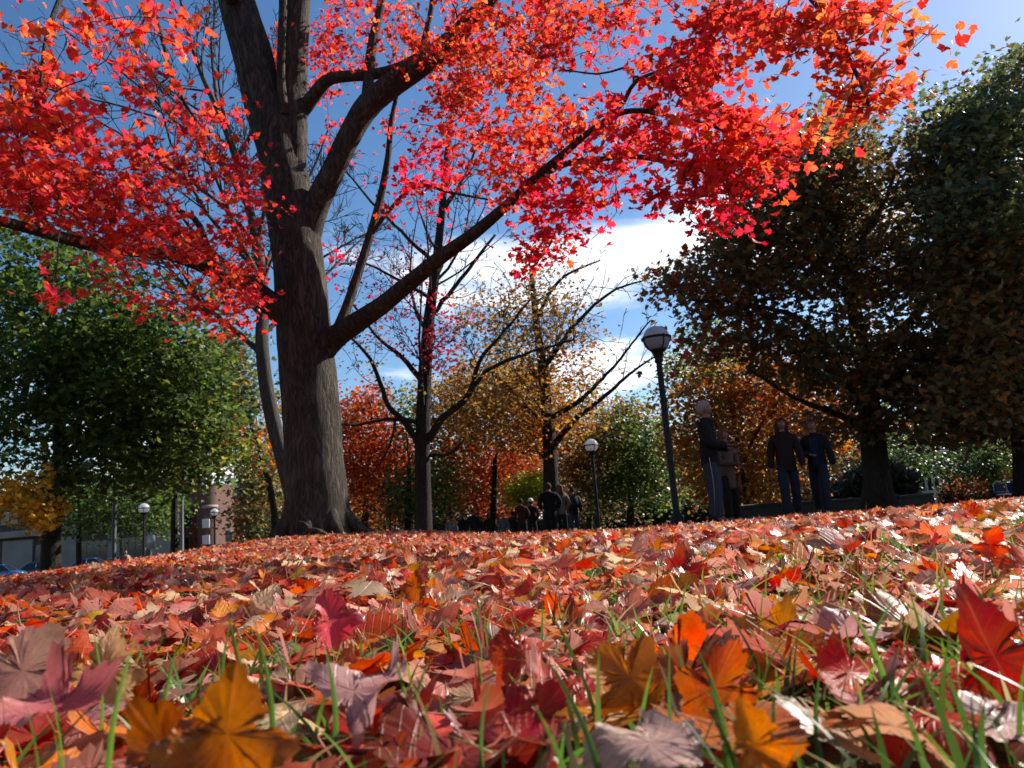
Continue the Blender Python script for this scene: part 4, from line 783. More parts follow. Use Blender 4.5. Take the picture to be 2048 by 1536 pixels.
# ------------------------------------------------------------------ fallen leaves
PAL_FALL = [(.48, .028, .016, 3.4), (.30, .018, .012, 1.6), (.56, .07, .018, 2.6), (.56, .15, .02, 2.6), (.48, .17, .025, 1.4), (.60, .42, .28, 2.0), (.50, .20, .16, 1.4), (.52, .30, .05, .3), (.14, .02, .014, .7)]
rf = np.random.RandomState(5)
def fall_points(n, r0, r1, a0, a1, power=1.0):
    r = np.sqrt(rf.uniform(r0 ** 2, r1 ** 2, n)); a = rf.uniform(rad(a0), rad(a1), n)
    return r * np.sin(a), r * np.cos(a)
def fallen(n, r0, r1, a0=-44, a1=44, lift=.02, tilt=.34):
    x, y = fall_points(n, r0, r1, a0, a1)
    keep = np.hypot(x - TREE_X, y - TREE_Y) > .62
    # the right-hand side of the lawn shows more grass
    grassy = 1 / (1 + np.exp(-(x / np.maximum(y, .4) - .42) * 9)) * np.clip(y - .35, 0, 1)
    keep &= rf.rand(n) > .42 * grassy
    pn = np.sin(x * 1.9 + 2) * np.sin(y * 1.3 + x) ; keep &= rf.rand(n) > .18 * (pn > .3)
    x, y = x[keep], y[keep]; n = len(x)
    z = gz(x, y) + rf.rand(n) * lift
    flip = rf.rand(n) < .22; t = np.where(rf.rand(n) < .12, tilt * 2.2, tilt)
    nr = np.stack([rf.normal(0, 1, n) * t, rf.normal(0, 1, n) * t, np.ones(n)], -1); nr[flip] *= -1
    sz = np.clip(rf.normal(.060, .012, n), .03, .09)
    z = z + sz * .10 * np.hypot(nr[:, 0], nr[:, 1])
    return np.stack([x, y, z], -1), nr, rf.rand(n) * 6.283, sz, pick_colors(PAL_FALL, n, rf, .45)
# nearest ring: individuals first
pA = fallen(760, .22, 1.35, -38, 40, .010, .20)
v, z_, px_, py_ = in_view(pA[0], 30)
order = np.argsort(-np.where(v & (np.linalg.norm(pA[0] - CAM, axis=1) > .2), pA[3] / z_, 0))
LH = leaf_variants(24, 'hi', M_FALL_O, .5, 9, 'fallen_leaf')
def cname(c):
    r, g, b = c
    if g > .24 and r > .4 and b < .12: return 'yellow'
    if b > .13: return 'pale tan'
    if b > .085: return 'dusty pink'
    if r < .19: return 'dark maroon'
    if g > .15: return 'golden brown'
    if g > .085: return 'orange'
    if r < .30: return 'deep crimson'
    return 'bright red'
used = {}
def leaf_label(c, p, nz_, px, py):
    d = np.hypot(p[0], p[1])
    st = 'underside up' if nz_ < -.55 else 'flat' if nz_ > .88 else 'on edge' if abs(nz_) < .55 else 'half curled'
    xs_ = ['at left edge', 'below left branch', 'left of maple trunk', 'below maple trunk', 'right of trunk foot', 'below dark trunk', 'below lime bush', 'below tall lamp', 'below grey-haired man', 'below walking pair', 'below dark oak', 'at right edge'][int(np.clip(px / 2048 * 12, 0, 11))]
    rw = 'bottom row' if py > 1450 else 'second row' if py > 1360 else 'third row' if py > 1290 else 'fourth row' if py > 1230 else 'fifth row' if py > 1180 else 'back row'
    l_ = f'{cname(c)} leaf {st}, {rw}, {xs_}'
    return l_
GRP = 'fallen maple leaves scattered nearest on the lawn'
def tip_matrix(tipdir, nrm_):
    y = np.array(tipdir, float); y /= np.linalg.norm(y); z = np.array(nrm_, float); z -= y * (z @ y); z /= np.linalg.norm(z); x = np.cross(y, z); return np.stack([x, y, z], -1)
HERO = [ # px, py of the leaf middle, Y, size, tip direction, normal, colour, variant, label
 (1985, 1315, .40, .092, (-.35, .1, .9), (.1, -1, .25), (.44, .020, .014), 3, 'big blurred red leaf standing up against the right edge of the lawn'),
 (455, 1470, .27, .058, (.12, .0, 1), (.25, -1, .1), (.44, .12, .02), 5, 'orange brown leaf standing upright with its point up, lowest at left'),
 (330, 1510, .27, .050, (-.6, .0, .7), (.0, -1, .4), (.26, .07, .025), 8, 'brown leaf leaning behind the upright orange one at bottom left'),
 (110, 1412, .37, .070, (1, .2, .05), (0, .35, -1), (.50, .16, .17), 1, 'smooth pink leaf arched underside up at the bottom left corner'),
 (40, 1340, .44, .068, (.4, .1, .8), (.1, -.9, -.5), (.46, .27, .22), 6, 'mauve grey pointed leaf standing at the left edge'),
 (705, 1385, .42, .085, (-1, .25, .0), (0, .45, -1), (.46, .25, .26), 2, 'wide mauve leaf lying underside up with a red midrib, left of centre'),
 (1260, 1352, .43, .060, (-.6, .0, .55), (.1, -1, .5), (.50, .15, .02), 11, 'golden orange leaf with a toothed edge facing the camera right of centre'),
 (1425, 1375, .42, .062, (.3, .1, .8), (-.2, -1, .45), (.42, .075, .018), 7, 'rounded rusty red leaf standing between grass blades'),
 (1562, 1255, .60, .060, (.3, 0, 1), (-.1, -1, .2), (.44, .15, .02), 13, 'golden brown leaf standing upright below the woman in the hooded top'),
 (1510, 1492, .29, .045, (-.25, 0, 1), (.2, -1, .3), (.62, .15, .012), 9, 'bright orange leaf upright at the bottom edge'),
 (1200, 1283, .62, .055, (1, .2, .1), (-.1, -.8, .8), (.55, .02, .012), 4, 'vivid red leaf lying face up behind the golden toothed leaf'),
 (660, 1245, .58, .060, (-.1, 0, 1), (.9, -.6, .1), (.55, .10, .13), 10, 'narrow folded pink leaf standing on end between the trunk foot and camera'),
 (1700, 1345, .45, .055, (.8, .1, -.1), (-.2, -.7, .8), (.56, .035, .012), 12, 'orange and scarlet leaf lit from behind under a mauve leaf'),
 (1475, 1175, .95, .090, (1, .3, .25), (-.2, .3, -1), (.44, .25, .20), 14, 'long mauve brown leaf raised underside up below the grey-haired man'),
 (1700, 1262, .60, .080, (1, -.1, .0), (.0, .3, -1), (.46, .25, .25), 15, 'large mauve leaf flat underside up below the dark oak'),
 (1075, 1430, .36, .050, (.4, .3, .3), (-.1, -.8, .7), (.40, .012, .012), 16, 'dark glossy red leaf in the bottom middle'),
 (830, 1175, 1.0, .055, (.2, 0, 1), (.1, -1, .3), (.34, .09, .03), 17, 'rust coloured rounded leaf standing up below the straight dark trunk'),
 (2010, 1445, .36, .060, (1, .2, .1), (.1, .3, -1), (.58, .36, .34), 0, 'pale pink leaf underside up at the bottom right corner'),
 (1045, 1310, .50, .066, (.9, .1, .2), (-.1, -.75, .8), (.42, .04, .015), 2, 'scarlet leaf with orange toothed margin at the centre'),
 (210, 1340, .45, .058, (.1, .1, 1), (.3, -1, .3), (.50, .30, .15), 4, 'buff yellow leaf standing upright at left'),
 (1300, 1480, .31, .060, (-1, .2, .1), (.1, .4, -1), (.52, .34, .30), 7, 'pale veined leaf lying underside up at the bottom'),
 (1980, 1090, 1.0, .060, (.2, 0, 1), (.2, -1, .4), (.60, .03, .015), 8, 'bright red leaf catching the sun near the right edge')]
nh = 0
for (a, b_, Y, s_, td, nv_, c, vi, lab) in HERO:
    p = at(a, b_, Y); R = tip_matrix(td, nv_)
    lo = float(gz(p[0], p[1]))
    o = bpy.data.objects.new('fallen_leaf', LH[vi]); o.matrix_basis = Matrix([[*(R[i] * s_ * np.array([.62, .78, .8])), p[i]] for i in range(3)] + [[0, 0, 0, 1]]); o.color = (*c, 1); col.objects.link(o)
    tag(o, lab, 'leaf', GRP); nh += 1
labels = {}
chosen = []
hero_px = np.array([(h[0], h[1]) for h in HERO])
for i in order:
    if len(chosen) >= 300 - nh or not v[i]: break
    if z_[i] < .30 and (rf.rand() < .3): continue
    chosen.append(i)
drop = []
for i in chosen:
    nr = pA[1][i] / np.linalg.norm(pA[1][i]); lab = leaf_label(pA[4][i], pA[0][i], nr[2], px_[i], py_[i])
    if lab in labels:
        dd = [(math.hypot(px_[j] - px_[i], py_[j] - py_[i]), j) for j in chosen if j != i]; j = min(dd)[1]; parts_ = lab.split(', '); parts_[0] += ' beside a ' + cname(pA[4][j]) + ' one'; lab = ', '.join(parts_)
    if lab in labels: lab = ('small ' if pA[3][i] < .07 else 'large ') + lab
    if lab in labels or len(lab.split()) > 16: drop.append(i); continue
    labels[lab] = 1
    place_leaf('fallen_leaf', LH[i % 24], pA[0][i], pA[1][i], pA[2][i], pA[3][i], pA[4][i], label=lab, cat='leaf', group=GRP)
rest_ = np.ones(len(pA[0]), bool); rest_[[i for i in chosen if i not in drop]] = False; rest_ &= z_ > .3
mb = MB(); leaves_into(mb, 'hi', *[q[rest_] for q in pA], .5, rf)
q = fallen(700, .5, 1.5, lift=.0, tilt=.25); leaves_into(mb, 'hi', *q, .5, rf)
q = fallen(3900, 1.35, 4.0, lift=.028); leaves_into(mb, 'hi', *q, .48, rf)
q = fallen(19500, 4.0, 9.5, lift=.03, tilt=.45); leaves_into(mb, 'bare_mid', *q, .5, rf)
q = fallen(32000, 9.5, 17.0, a0=-46, a1=46, lift=.03, tilt=.5); leaves_into(mb, 'low', *q, .5, rf)
q = fallen(4500, 17, 28, lift=.02, tilt=.3); leaves_into(mb, 'tiny', *q, .4, rf)
q = fallen(1800, .3, 7, 44, 100, lift=.02); leaves_into(mb, 'low', *q, .5, rf)
q = fallen(1800, .3, 7, -100, -44, lift=.02); leaves_into(mb, 'low', *q, .5, rf)
mb.obj('leaf_litter', M_FALL, attrs=True, smooth=False, label='carpet of fallen red, orange and pink maple leaves covering the lawn', kind='stuff')
print('litter', round(time.time() - T0, 1), mb.n)

# ------------------------------------------------------------------ grass
def blades(mb, x, y, h, wd, lean, seg, rs):
    n = len(x); a = rs.rand(n) * 6.283; la = rs.rand(n) * 6.283; t = np.linspace(0, 1, seg + 1)
    z0 = gz(x, y) - .01
    bend = lean[:, None] * (t ** 1.8)[None] * h[:, None]
    X = x[:, None] + np.cos(la)[:, None] * bend; Y = y[:, None] + np.sin(la)[:, None] * bend
    Z = z0[:, None] + h[:, None] * t[None] * (1 - .25 * lean[:, None] * t[None])
    W = wd[:, None] * (1 - t[None] ** 2.2) * .5 + .0001
    dx, dy = np.cos(a)[:, None] * W, np.sin(a)[:, None] * W
    Lf = np.stack([X - dx, Y - dy, Z], -1); Rt = np.stack([X + dx, Y + dy, Z + W * .3], -1)
    V = np.stack([Lf, Rt], 2).reshape(-1, 3); m = (seg + 1) * 2
    k = np.arange(seg) * 2; F = np.stack([k, k + 1, k + 3, k + 2], -1)
    F = (F[None] + (np.arange(n) * m)[:, None, None]).reshape(-1, 4)
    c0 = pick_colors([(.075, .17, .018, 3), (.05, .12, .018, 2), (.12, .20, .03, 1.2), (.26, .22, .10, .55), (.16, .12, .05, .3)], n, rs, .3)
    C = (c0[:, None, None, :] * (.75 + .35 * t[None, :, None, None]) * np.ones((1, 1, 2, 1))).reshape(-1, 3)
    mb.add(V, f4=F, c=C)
rg = np.random.RandomState(8)
def grass_pts(n, r0, r1, a0=-44, a1=44, clump=.7, right=.5):
    r = np.sqrt(rg.uniform(r0 ** 2, r1 ** 2, n)); a = rg.uniform(rad(a0), rad(a1), n); x, y = r * np.sin(a), r * np.cos(a)
    cl = .5 + .5 * np.sin(x * 7 + 3 * np.sin(y * 5)) * np.sin(y * 6 + 2 * np.sin(x * 4 + 1)); g_ = 1 / (1 + np.exp(-(x / np.maximum(y, .3) - .15) * 6))
    keep = rg.rand(n) < np.clip((1 - clump) + clump * cl ** 2, 0, 1) * ((1 - right) + right * g_); return x[keep], y[keep]
mb = MB()
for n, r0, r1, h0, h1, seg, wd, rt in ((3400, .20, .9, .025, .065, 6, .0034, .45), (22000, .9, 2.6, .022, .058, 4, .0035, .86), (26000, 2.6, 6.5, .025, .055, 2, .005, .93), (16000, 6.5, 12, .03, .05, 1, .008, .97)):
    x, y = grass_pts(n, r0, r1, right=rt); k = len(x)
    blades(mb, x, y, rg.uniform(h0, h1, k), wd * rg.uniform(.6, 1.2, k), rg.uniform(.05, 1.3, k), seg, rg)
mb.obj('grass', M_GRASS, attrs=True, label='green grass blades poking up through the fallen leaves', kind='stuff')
# the tall blades that stand out in front, one object each
def one_blade(px, ytop, ybot, Y, wpx, leanx, lab):
    b0 = at(px, ybot, Y); gnd = float(gz(b0[0], b0[1])); b0 = np.array([b0[0], b0[1], min(b0[2], gnd + .01) if b0[2] < gnd + .05 else b0[2]])
    b0[2] = gnd - .008; tp_ = at(px + leanx, ytop, Y + .01); t = np.linspace(0, 1, 8)[:, None]
    P = b0 + (tp_ - b0) * t + np.array([0, 0, 1]) * (np.sin(t * math.pi) * .04 * np.linalg.norm(tp_ - b0)) + np.array([1, 0, 0]) * (-np.sign(leanx or 1) * np.sin(t * math.pi) * .06 * abs(tp_[2] - b0[2]))
    w_ = wpx / F_PX * Y * .5 * (1 - t[:, 0] ** 2.6) + .0002; V = []
    a_ = rg.uniform(-.6, .6); ux = np.array([math.cos(a_), math.sin(a_), 0])
    for k in range(8): V += [P[k] - ux * w_[k], P[k] + np.array([0, w_[k] * .5, 0]), P[k] + ux * w_[k]]
    F = [(k * 3 + j, k * 3 + j + 1, k * 3 + j + 4, k * 3 + j + 3) for k in range(7) for j in (0, 1)]
    c = pick_colors([(.085, .19, .02, 1), (.06, .14, .02, 1)], 1, rg, .2)[0]
    m_ = MB(); m_.add(np.array(V) - b0, f4=F, c=np.tile(c, (24, 1))); o = m_.obj('grass_blade', M_GRASS, attrs=True); o.location = [float(q_) for q_ in b0]; tag(o, lab, 'grass blade', 'tall grass blades nearest the camera')
for args in [(222, 1270, 1530, .30, 15, 50, 'tall bright green grass blade leaning right at the far left'), (190, 1250, 1400, .42, 8, -6, 'thin grey green blade right of the mauve pointed leaf at left'), (330, 1300, 1460, .35, 12, 22, 'green blade crossing a leaf midway between left edge and trunk foot'), (455, 1225, 1350, .42, 10, 10, 'blade behind the upright orange leaf, nearer its point'), (470, 1240, 1400, .40, 13, -12, 'green blade leaning left over the upright orange leaf'), (530, 1240, 1480, .33, 12, -22, 'dark slim blade right of the upright orange leaf'), (655, 1300, 1450, .38, 13, -4, 'green blade standing before the wide mauve leaf'), (810, 1320, 1420, .40, 11, -20, 'left blade of a crossed pair on the wide mauve leaf'), (812, 1318, 1420, .40, 11, 46, 'right blade of a crossed pair on the wide mauve leaf'), (405, 1450, 1536, .26, 20, 0, 'blurred pale blade in front of the upright orange leaf'), (1215, 1310, 1530, .30, 16, -125, 'long blade leaning left near the bottom centre'), (1155, 1410, 1530, .27, 14, -85, 'short blade leaning left at the bottom centre'), (1450, 1290, 1490, .36, 12, -60, 'curved green blade over the rounded rusty leaf'), (1780, 1210, 1380, .42, 12, -85, 'long blade leaning left over the large mauve leaf'), (1780, 1290, 1390, .42, 11, 18, 'upright blade beside the large mauve leaf'), (1440, 1370, 1500, .30, 22, -20, 'broad dark blade right of the rusty leaf'), (1635, 1340, 1460, .34, 12, 5, 'upright blade left of the orange scarlet leaf'), (1360, 1160, 1290, .60, 7, 15, 'slender blade below the tall street lamp'), (1120, 1440, 1520, .28, 10, 12, 'short blade beside the dark glossy red leaf'), (965, 1360, 1480, .34, 9, 14, 'slim blade left of the scarlet leaf'), (1960, 1400, 1500, .32, 14, 10, 'blade standing against the big blurred red leaf'), (1900, 1130, 1220, .8, 8, -20, 'leaning blade among the grass at the right edge'), (75, 1400, 1530, .28, 12, -25, 'bluish blade crossing the smooth pink leaf'), (120, 1380, 1480, .32, 10, -20, 'second bluish blade on the smooth pink leaf')]: one_blade(*args)
print('grass', round(time.time() - T0, 1))

# ------------------------------------------------------------------ street lamps
M_BLACK = simple('black_iron', (.006, .006, .007), .5, .0, 8, .3, spec=.3)
def globe_mat(name, c, trans):
    m, t, o = newmat(name); b = NB(t); g = b.n('ShaderNodeTexCoord').outputs['Object']
    p = b.n('ShaderNodeBsdfPrincipled'); b.l(b.mix(b.noise(9, g, 3), c, tuple(v * .85 for v in c)), p.inputs['Base Color']); p.inputs['Roughness'].default_value = .22; p.inputs['Specular IOR Level'].default_value = .6
    tl = b.n('ShaderNodeBsdfTranslucent'); tl.inputs[0].default_value = (*c, 1); x = b.n('ShaderNodeMixShader'); x.inputs[0].default_value = trans
    b.l(p.outputs[0], x.inputs[1]); b.l(tl.outputs[0], x.inputs[2]); b.l(x.outputs[0], o.inputs[0]); return m
M_GTOP = globe_mat('frosted_white', (.80, .81, .84), .6)
M_GLOW = globe_mat('ribbed_clear', (.58, .56, .56), .75)
def street_lamp(px, Y, label, gy=None, R=.25):
    b0 = on_ground(px, Y)
    H = 3.62
    if gy is not None:
        H = float(np.clip(at(px, gy, Y)[2] - b0[2], 3.0, 4.2))
    o = empty('street_lamp', b0, label=label, cat='street lamp', group='globe lamps along the park paths')
    m = MB(); m.lathe([(.17, 0), (.17, .05), (.13, .10), (.12, .22), (.07, .27), (.062, .4), (.055, H - R - .25), (.052, H - R - .1)], 14); m.obj('pole', M_BLACK, o)
    m = MB(); m.lathe([(.06, H - R - .2), (.085, H - R - .17), (.07, H - R - .13), (.08, H - R - .08), (.12, H - R + .02), (.165, H - R + .07), (.13, H - R + .09), (.0, H - R + .09)], 16); m.obj('fitter', M_BLACK, o)
    pr = lambda a0, a1, n: [(R * math.cos(a), H + R * math.sin(a)) for a in np.linspace(a0, a1, n)]
    m = MB(); m.lathe(pr(.10, math.pi / 2, 9), 24); m.obj('globe_top', M_GTOP, o)
    m = MB(); m.lathe(pr(-1.2, .06, 9), 24); m.obj('globe_bowl', M_GLOW, o)
    m = MB(); m.lathe([(.055, H - R + .05), (.055, H - .03), (.03, H + .02), (0, H + .02)], 10); m.obj('bulb_housing', simple('bulb_housing', (.45, .43, .40), .5), o)
    m = MB(); m.lathe([(R + .002, H - .005), (R + .028, H - .005), (R + .03, H + .035), (R + .002, H + .04)], 24); m.obj('ring', M_BLACK, o)
    for k in range(4):
        a = k * math.pi / 2 + .35; ps = [((R + .014) * math.cos(t) * math.cos(a), (R + .014) * math.cos(t) * math.sin(a), H + (R + .014) * math.sin(t)) for t in np.linspace(-1.25, .05, 9)]
        m = MB(); m.tube(ps, [.014] * 9, 5); m.box(*[float(v_) for v_ in (ps[-1][0] - .016, ps[-1][0] + .016, ps[-1][1] - .016, ps[-1][1] + .016, H - .02, H + .05)]); m.obj('rib', M_BLACK, o)
    return o
street_lamp(1356, 13.4, 'tall black lamp post with white globe, largest of all, beside the grey-haired man', 675)
street_lamp(1200, 27, 'black globe lamp left of the tallest lamp, against the bare twigs', 890)
street_lamp(783, 36, 'black globe lamp between the big maple trunk and the straight dark trunk', 968)
street_lamp(287, 36, 'black globe lamp on the left before the pale green street tree', 1017)
street_lamp(430, 48, 'small globe lamp in front of the brick building corner', 1025)
street_lamp(1303, 66, 'tiny far globe lamp just left of the tallest lamp post', 978, .24)
street_lamp(1908, 44, 'globe lamp half hidden by a trunk near the white louvred building', 898)
street_lamp(1947, 56, 'small globe lamp in front of the sunlit green tree at right', 917)

# ------------------------------------------------------------------ poles and signs on the left
def post(name, px, Y, h, r, mat, label, cat):
    b0 = on_ground(px, Y); o = empty(name, b0, label=label, cat=cat); m = MB(); m.lathe([(r * 1.3, -.05), (r * 1.3, .12), (r, .16), (r * .85, h)], 12); m.obj('shaft', mat, o); return o, b0
M_POLEG = simple('pole_grey_green', (.05, .055, .048), .6); M_WHITE = simple('white_paint', (.62, .61, .58), .6, var=.15); M_SIGN = simple('sign_grey', (.30, .31, .32), .45, .5)
o, b0 = post('utility_pole', 227, 24, 4.6, .07, M_POLEG, 'plain dark green pole rising into the green maple foliage', 'pole')
m = MB(); m.lathe([(.10, 4.55), (.10, 4.7), (.02, 4.74), (0, 4.74)], 12); m.obj('cap', M_POLEG, o)
o, b0 = post('banded_post', 364, 40, 4.3, .10, simple('grey_pole', (.13, .12, .11), .7), 'thick grey post with a white painted foot before the brick building', 'pole')
m = MB(); m.lathe([(.145, 0), (.14, 1.45), (.115, 1.5)], 14); m.obj('white_sleeve', M_WHITE, o); m = MB(); m.lathe([(.15, 1.25), (.155, 1.27), (.155, 1.34), (.15, 1.36)], 14); m.obj('band', M_BLACK, o)
for px0, Y0, lab in ((302, 42, 'grey sign on a thin post right of the left globe lamp'), (459, 50, 'small grey sign on a post right of the brick building')):
    o, b0 = post('street_sign', px0, Y0, 2.6, .035, M_SIGN, lab, 'sign'); m = MB(); m.box(-.23, .23, -.05, -.03, 1.75, 2.5, bev=.008); m.obj('sign_plate', M_SIGN, o)

# ------------------------------------------------------------------ buildings
M_PANEL = simple('pale_panel', (.19, .185, .17), .85, nscale=.6, var=.4); M_FACADE = simple('grey_facade', (.05, .047, .043), .85, nscale=1.5)
M_DGLASS = simple('dark_glass', (.014, .017, .02), .12, spec=.6); M_FRAME = simple('window_frame', (.07, .07, .07), .5)
def brick_mat():
    m, t, o = newmat('red_brick'); b = NB(t); g = b.n('ShaderNodeTexCoord').outputs['Object']
    sp = b.n('ShaderNodeSeparateXYZ'); b.l(g, sp.inputs[0]); cb = b.n('ShaderNodeCombineXYZ'); b.l(b.m('ADD', sp.outputs[0], sp.outputs[1]), cb.inputs[0]); b.l(sp.outputs[2], cb.inputs[1])
    k = b.n('ShaderNodeTexBrick'); b.l(cb.outputs[0], k.inputs['Vector']); k.inputs['Scale'].default_value = 1; k.inputs['Brick Width'].default_value = .21; k.inputs['Row Height'].default_value = .07; k.inputs['Mortar Size'].default_value = .008
    k.inputs['Color1'].default_value = (.13, .04, .026, 1); k.inputs['Color2'].default_value = (.08, .026, .02, 1); k.inputs['Mortar'].default_value = (.14, .11, .09, 1)
    c = b.mix(b.m('MULTIPLY', b.noise(1.1, g, 4), .5), k.outputs[0], (.08, .035, .025)); p = b.n('ShaderNodeBsdfPrincipled'); b.l(c, p.inputs['Base Color']); p.inputs['Roughness'].default_value = .9; b.l(p.outputs[0], o.inputs[0]); return m
M_BRICK = brick_mat()
def window(parent, x, y, z, w_, h_, mull=1, depth=.06):
    f = MB()
    f.box(x - w_ / 2 - .07, x - w_ / 2, y - depth, y + .02, z, z + h_); f.box(x + w_ / 2, x + w_ / 2 + .07, y - depth, y + .02, z, z + h_)
    f.box(x - w_ / 2 - .07, x + w_ / 2 + .07, y - depth, y + .02, z + h_, z + h_ + .08); f.box(x - w_ / 2 - .07, x + w_ / 2 + .07, y - depth, y + .02, z - .08, z)
    for k in range(mull): xm = x - w_ / 2 + w_ * (k + 1) / (mull + 1); f.box(xm - .025, xm + .025, y - depth + .01, y, z, z + h_)
    fo = f.obj('window', M_FRAME, parent, smooth=False)
    g = MB(); g.box(x - w_ / 2, x + w_ / 2, y - .03, y - .012, z, z + h_); g.obj('pane', M_DGLASS, fo, smooth=False)
# low grey building by the street, built of panels between dark openings
b0 = on_ground(60, 82); o = empty('grey_building', b0, label='long low grey building with pale panels and dark wide openings behind parked cars', cat='building')
m = MB(); m.box(-14, 16, 0, 12, -1, 9.0); m.obj('wall', M_FACADE, o, smooth=False)
m = MB(); m.box(-14.2, 16.2, -.9, -.003, 4.5, 5.2, bev=.05); m.obj('cornice', M_PANEL, o, smooth=False)
for k, (xa, xb) in enumerate(((-14, -12.6), (-9.2, -7.6), (-2.9, .4), (3.0, 5.2), (8.6, 9.9), (13.2, 16))):
    m = MB(); m.box(xa, xb, -.35, -.003, -.5, 4.2, bev=.03); m.obj('panel', M_PANEL, o, smooth=False)
for xa in (-10.9, -5.2, 1.7, 6.9, 11.5): window(o, xa, -.1, .6, 3.0 if xa != 1.7 else 2.2, 2.9, 3)
for k in range(9): window(o, -12 + k * 3.2, -.1, 6.0, 1.9, 1.7, 1)
# brick building with rounded corner
b0 = on_ground(378, 84); o = empty('brick_building', b0, label='red brick building with rounded corner and pale cornice behind the left lamps', cat='building')
m = MB(); m.box(-2.2, 1.6, .0, 9, -1, 9.2); m.obj('wall', M_BRICK, o, smooth=False)
m = MB(); m.lathe([(1.1, -1), (1.1, 9.0)], 20, (1.62, 1.15, 0)); m.obj('turret', M_BRICK, o)
m = MB(); m.lathe([(1.11, 8.75), (1.22, 8.8), (1.26, 9.05), (1.12, 9.1), (0, 9.12)], 20, (1.62, 1.15, 0)); m.obj('cornice', M_WHITE, o)
m = MB(); m.lathe([(1.103, 6.2), (1.17, 6.24), (1.17, 6.5), (1.103, 6.54)], 20, (1.62, 1.15, 0)); m.obj('string_course', simple('stone_band', (.30, .25, .21), .8), o)
for z0 in (1.6, 4.3): window(o, .1, -.04, z0, 1.0, 1.5, 1)
for z0 in (2.2, 4.0):
    f = MB(); f.box(1.55, 2.35, -.14, -.02, z0, z0 + 1.0, bev=.02); f.obj('white_shutter', M_WHITE, o, smooth=False)
ri = np.random.RandomState(4); n = 2600; t_ = ri.rand(n); zz_ = t_ ** 1.3 * 6.4; xx = .62 + ri.normal(0, .22, n) * (1.25 - t_); mb = MB()
leaves_into(mb, 'tiny', np.stack([xx, -.05 - ri.rand(n) * .14, zz_], -1), np.stack([ri.normal(0, .4, n), -np.ones(n), ri.normal(.3, .4, n)], -1), ri.rand(n) * 6.28, ri.uniform(.12, .22, n), pick_colors([(.22, .04, .02, 2), (.3, .07, .03, 1), (.15, .08, .03, 1)], n, ri), .4, ri)
io = mb.obj('ivy', M_BGLEAF, attrs=True, smooth=False, label='reddish ivy climbing the brick wall beside the rounded corner', cat='ivy'); io.location = [float(q_) for q_ in b0]
# glass topped block far off
b0 = on_ground(452, 150); o = empty('glass_block', b0, label='distant flat block with glazed top storey above the orange treetops', cat='building')
m = MB(); m.box(-2.2, 7, 0, 10, -1, 12.6); m.obj('wall', simple('block_brick', (.15, .08, .06), .9), o, smooth=False)
m = MB(); m.box(-2.1, 6.9, -.0, 9.8, 12.7, 14.0); m.obj('glazing', M_DGLASS, o, smooth=False)
for k in range(11):
    m = MB(); m.box(-2.2 + k * .9, -2.06 + k * .9, -.16, -.01, 12.6, 14.2); m.obj('mullion', M_SIGN, o, smooth=False)
m = MB(); m.box(-2.4, 7.2, -.3, 10.2, 14.2, 14.4); m.obj('roof', M_SIGN, o, smooth=False)
# white louvred building on the right
b0 = on_ground(1850, 62); o = empty('louvred_building', b0, rz=rad(-28), label='low building with upright white fins seen between the right-hand trunks', cat='building')
m = MB(); m.box(-3.2, 1.5, 0, 6, -1, 4.2); m.obj('wall', simple('dark_wall', (.05, .045, .04), .9), o, smooth=False)
for k in range(10):
    m = MB(); m.box(-3.2 + k * .5, -3.0 + k * .5, -.35, -.01, -.4, 1.05, bev=.02); m.obj('fin', M_WHITE, o, smooth=False)
    m = MB(); m.box(-3.2 + k * .5, -3.0 + k * .5, -.35, -.01, 1.66, 3.0, bev=.02); m.obj('fin', M_WHITE, o, smooth=False)
m = MB(); m.box(-3.3, 1.6, -.4, -.012, 1.06, 1.65, bev=.02); m.obj('band', M_WHITE, o, smooth=False)
m = MB(); m.box(-3.4, 1.7, -.5, 6.1, 3.1, 3.4, bev=.03); m.obj('roof', M_PANEL, o, smooth=False)

# ------------------------------------------------------------------ walls and benches
M_STONE = simple('dark_stone', (.04, .036, .032), .9, nscale=3, var=.4, bump=.5)
def wall_line(name, A, B, h, th, mat, label, cap=True, block=1.2):
    A = np.array(A); B = np.array(B); d = B - A; L_ = np.hypot(*d); rz = math.atan2(d[1], d[0]); n = int(L_ / block); z0 = float(gz(*A))
    o = empty(name, (A[0], A[1], z0), rz, label=label, cat='wall')
    for k in range(n):
        p = A + d * (k + .5) / n; zz0 = float(gz(*p)) - z0; m = MB(); m.box(k * L_ / n + .004, (k + 1) * L_ / n - .004, -th / 2, th / 2, zz0 - .2, zz0 + h, bev=.012); m.obj('stone_block', mat, o, smooth=False)
        if cap: m = MB(); m.box(k * L_ / n + .003, (k + 1) * L_ / n - .003, -th / 2 - .04, th / 2 + .04, zz0 + h + .002, zz0 + h + .08, bev=.012); m.obj('coping', mat, o, smooth=False)
a_ = on_ground(1470, 19.5); b_ = on_ground(1860, 22); wall_line('stone_wall', a_[:2], b_[:2], .42, .35, M_STONE, 'low dark stone wall behind the grey-haired man and the walking pair')
a_ = on_ground(-40, 27); b_ = on_ground(250, 31); wall_line('concrete_wall', a_[:2], b_[:2], .30, .25, M_CONC, 'low concrete wall below the parked cars on the left', cap=False, block=1.6)
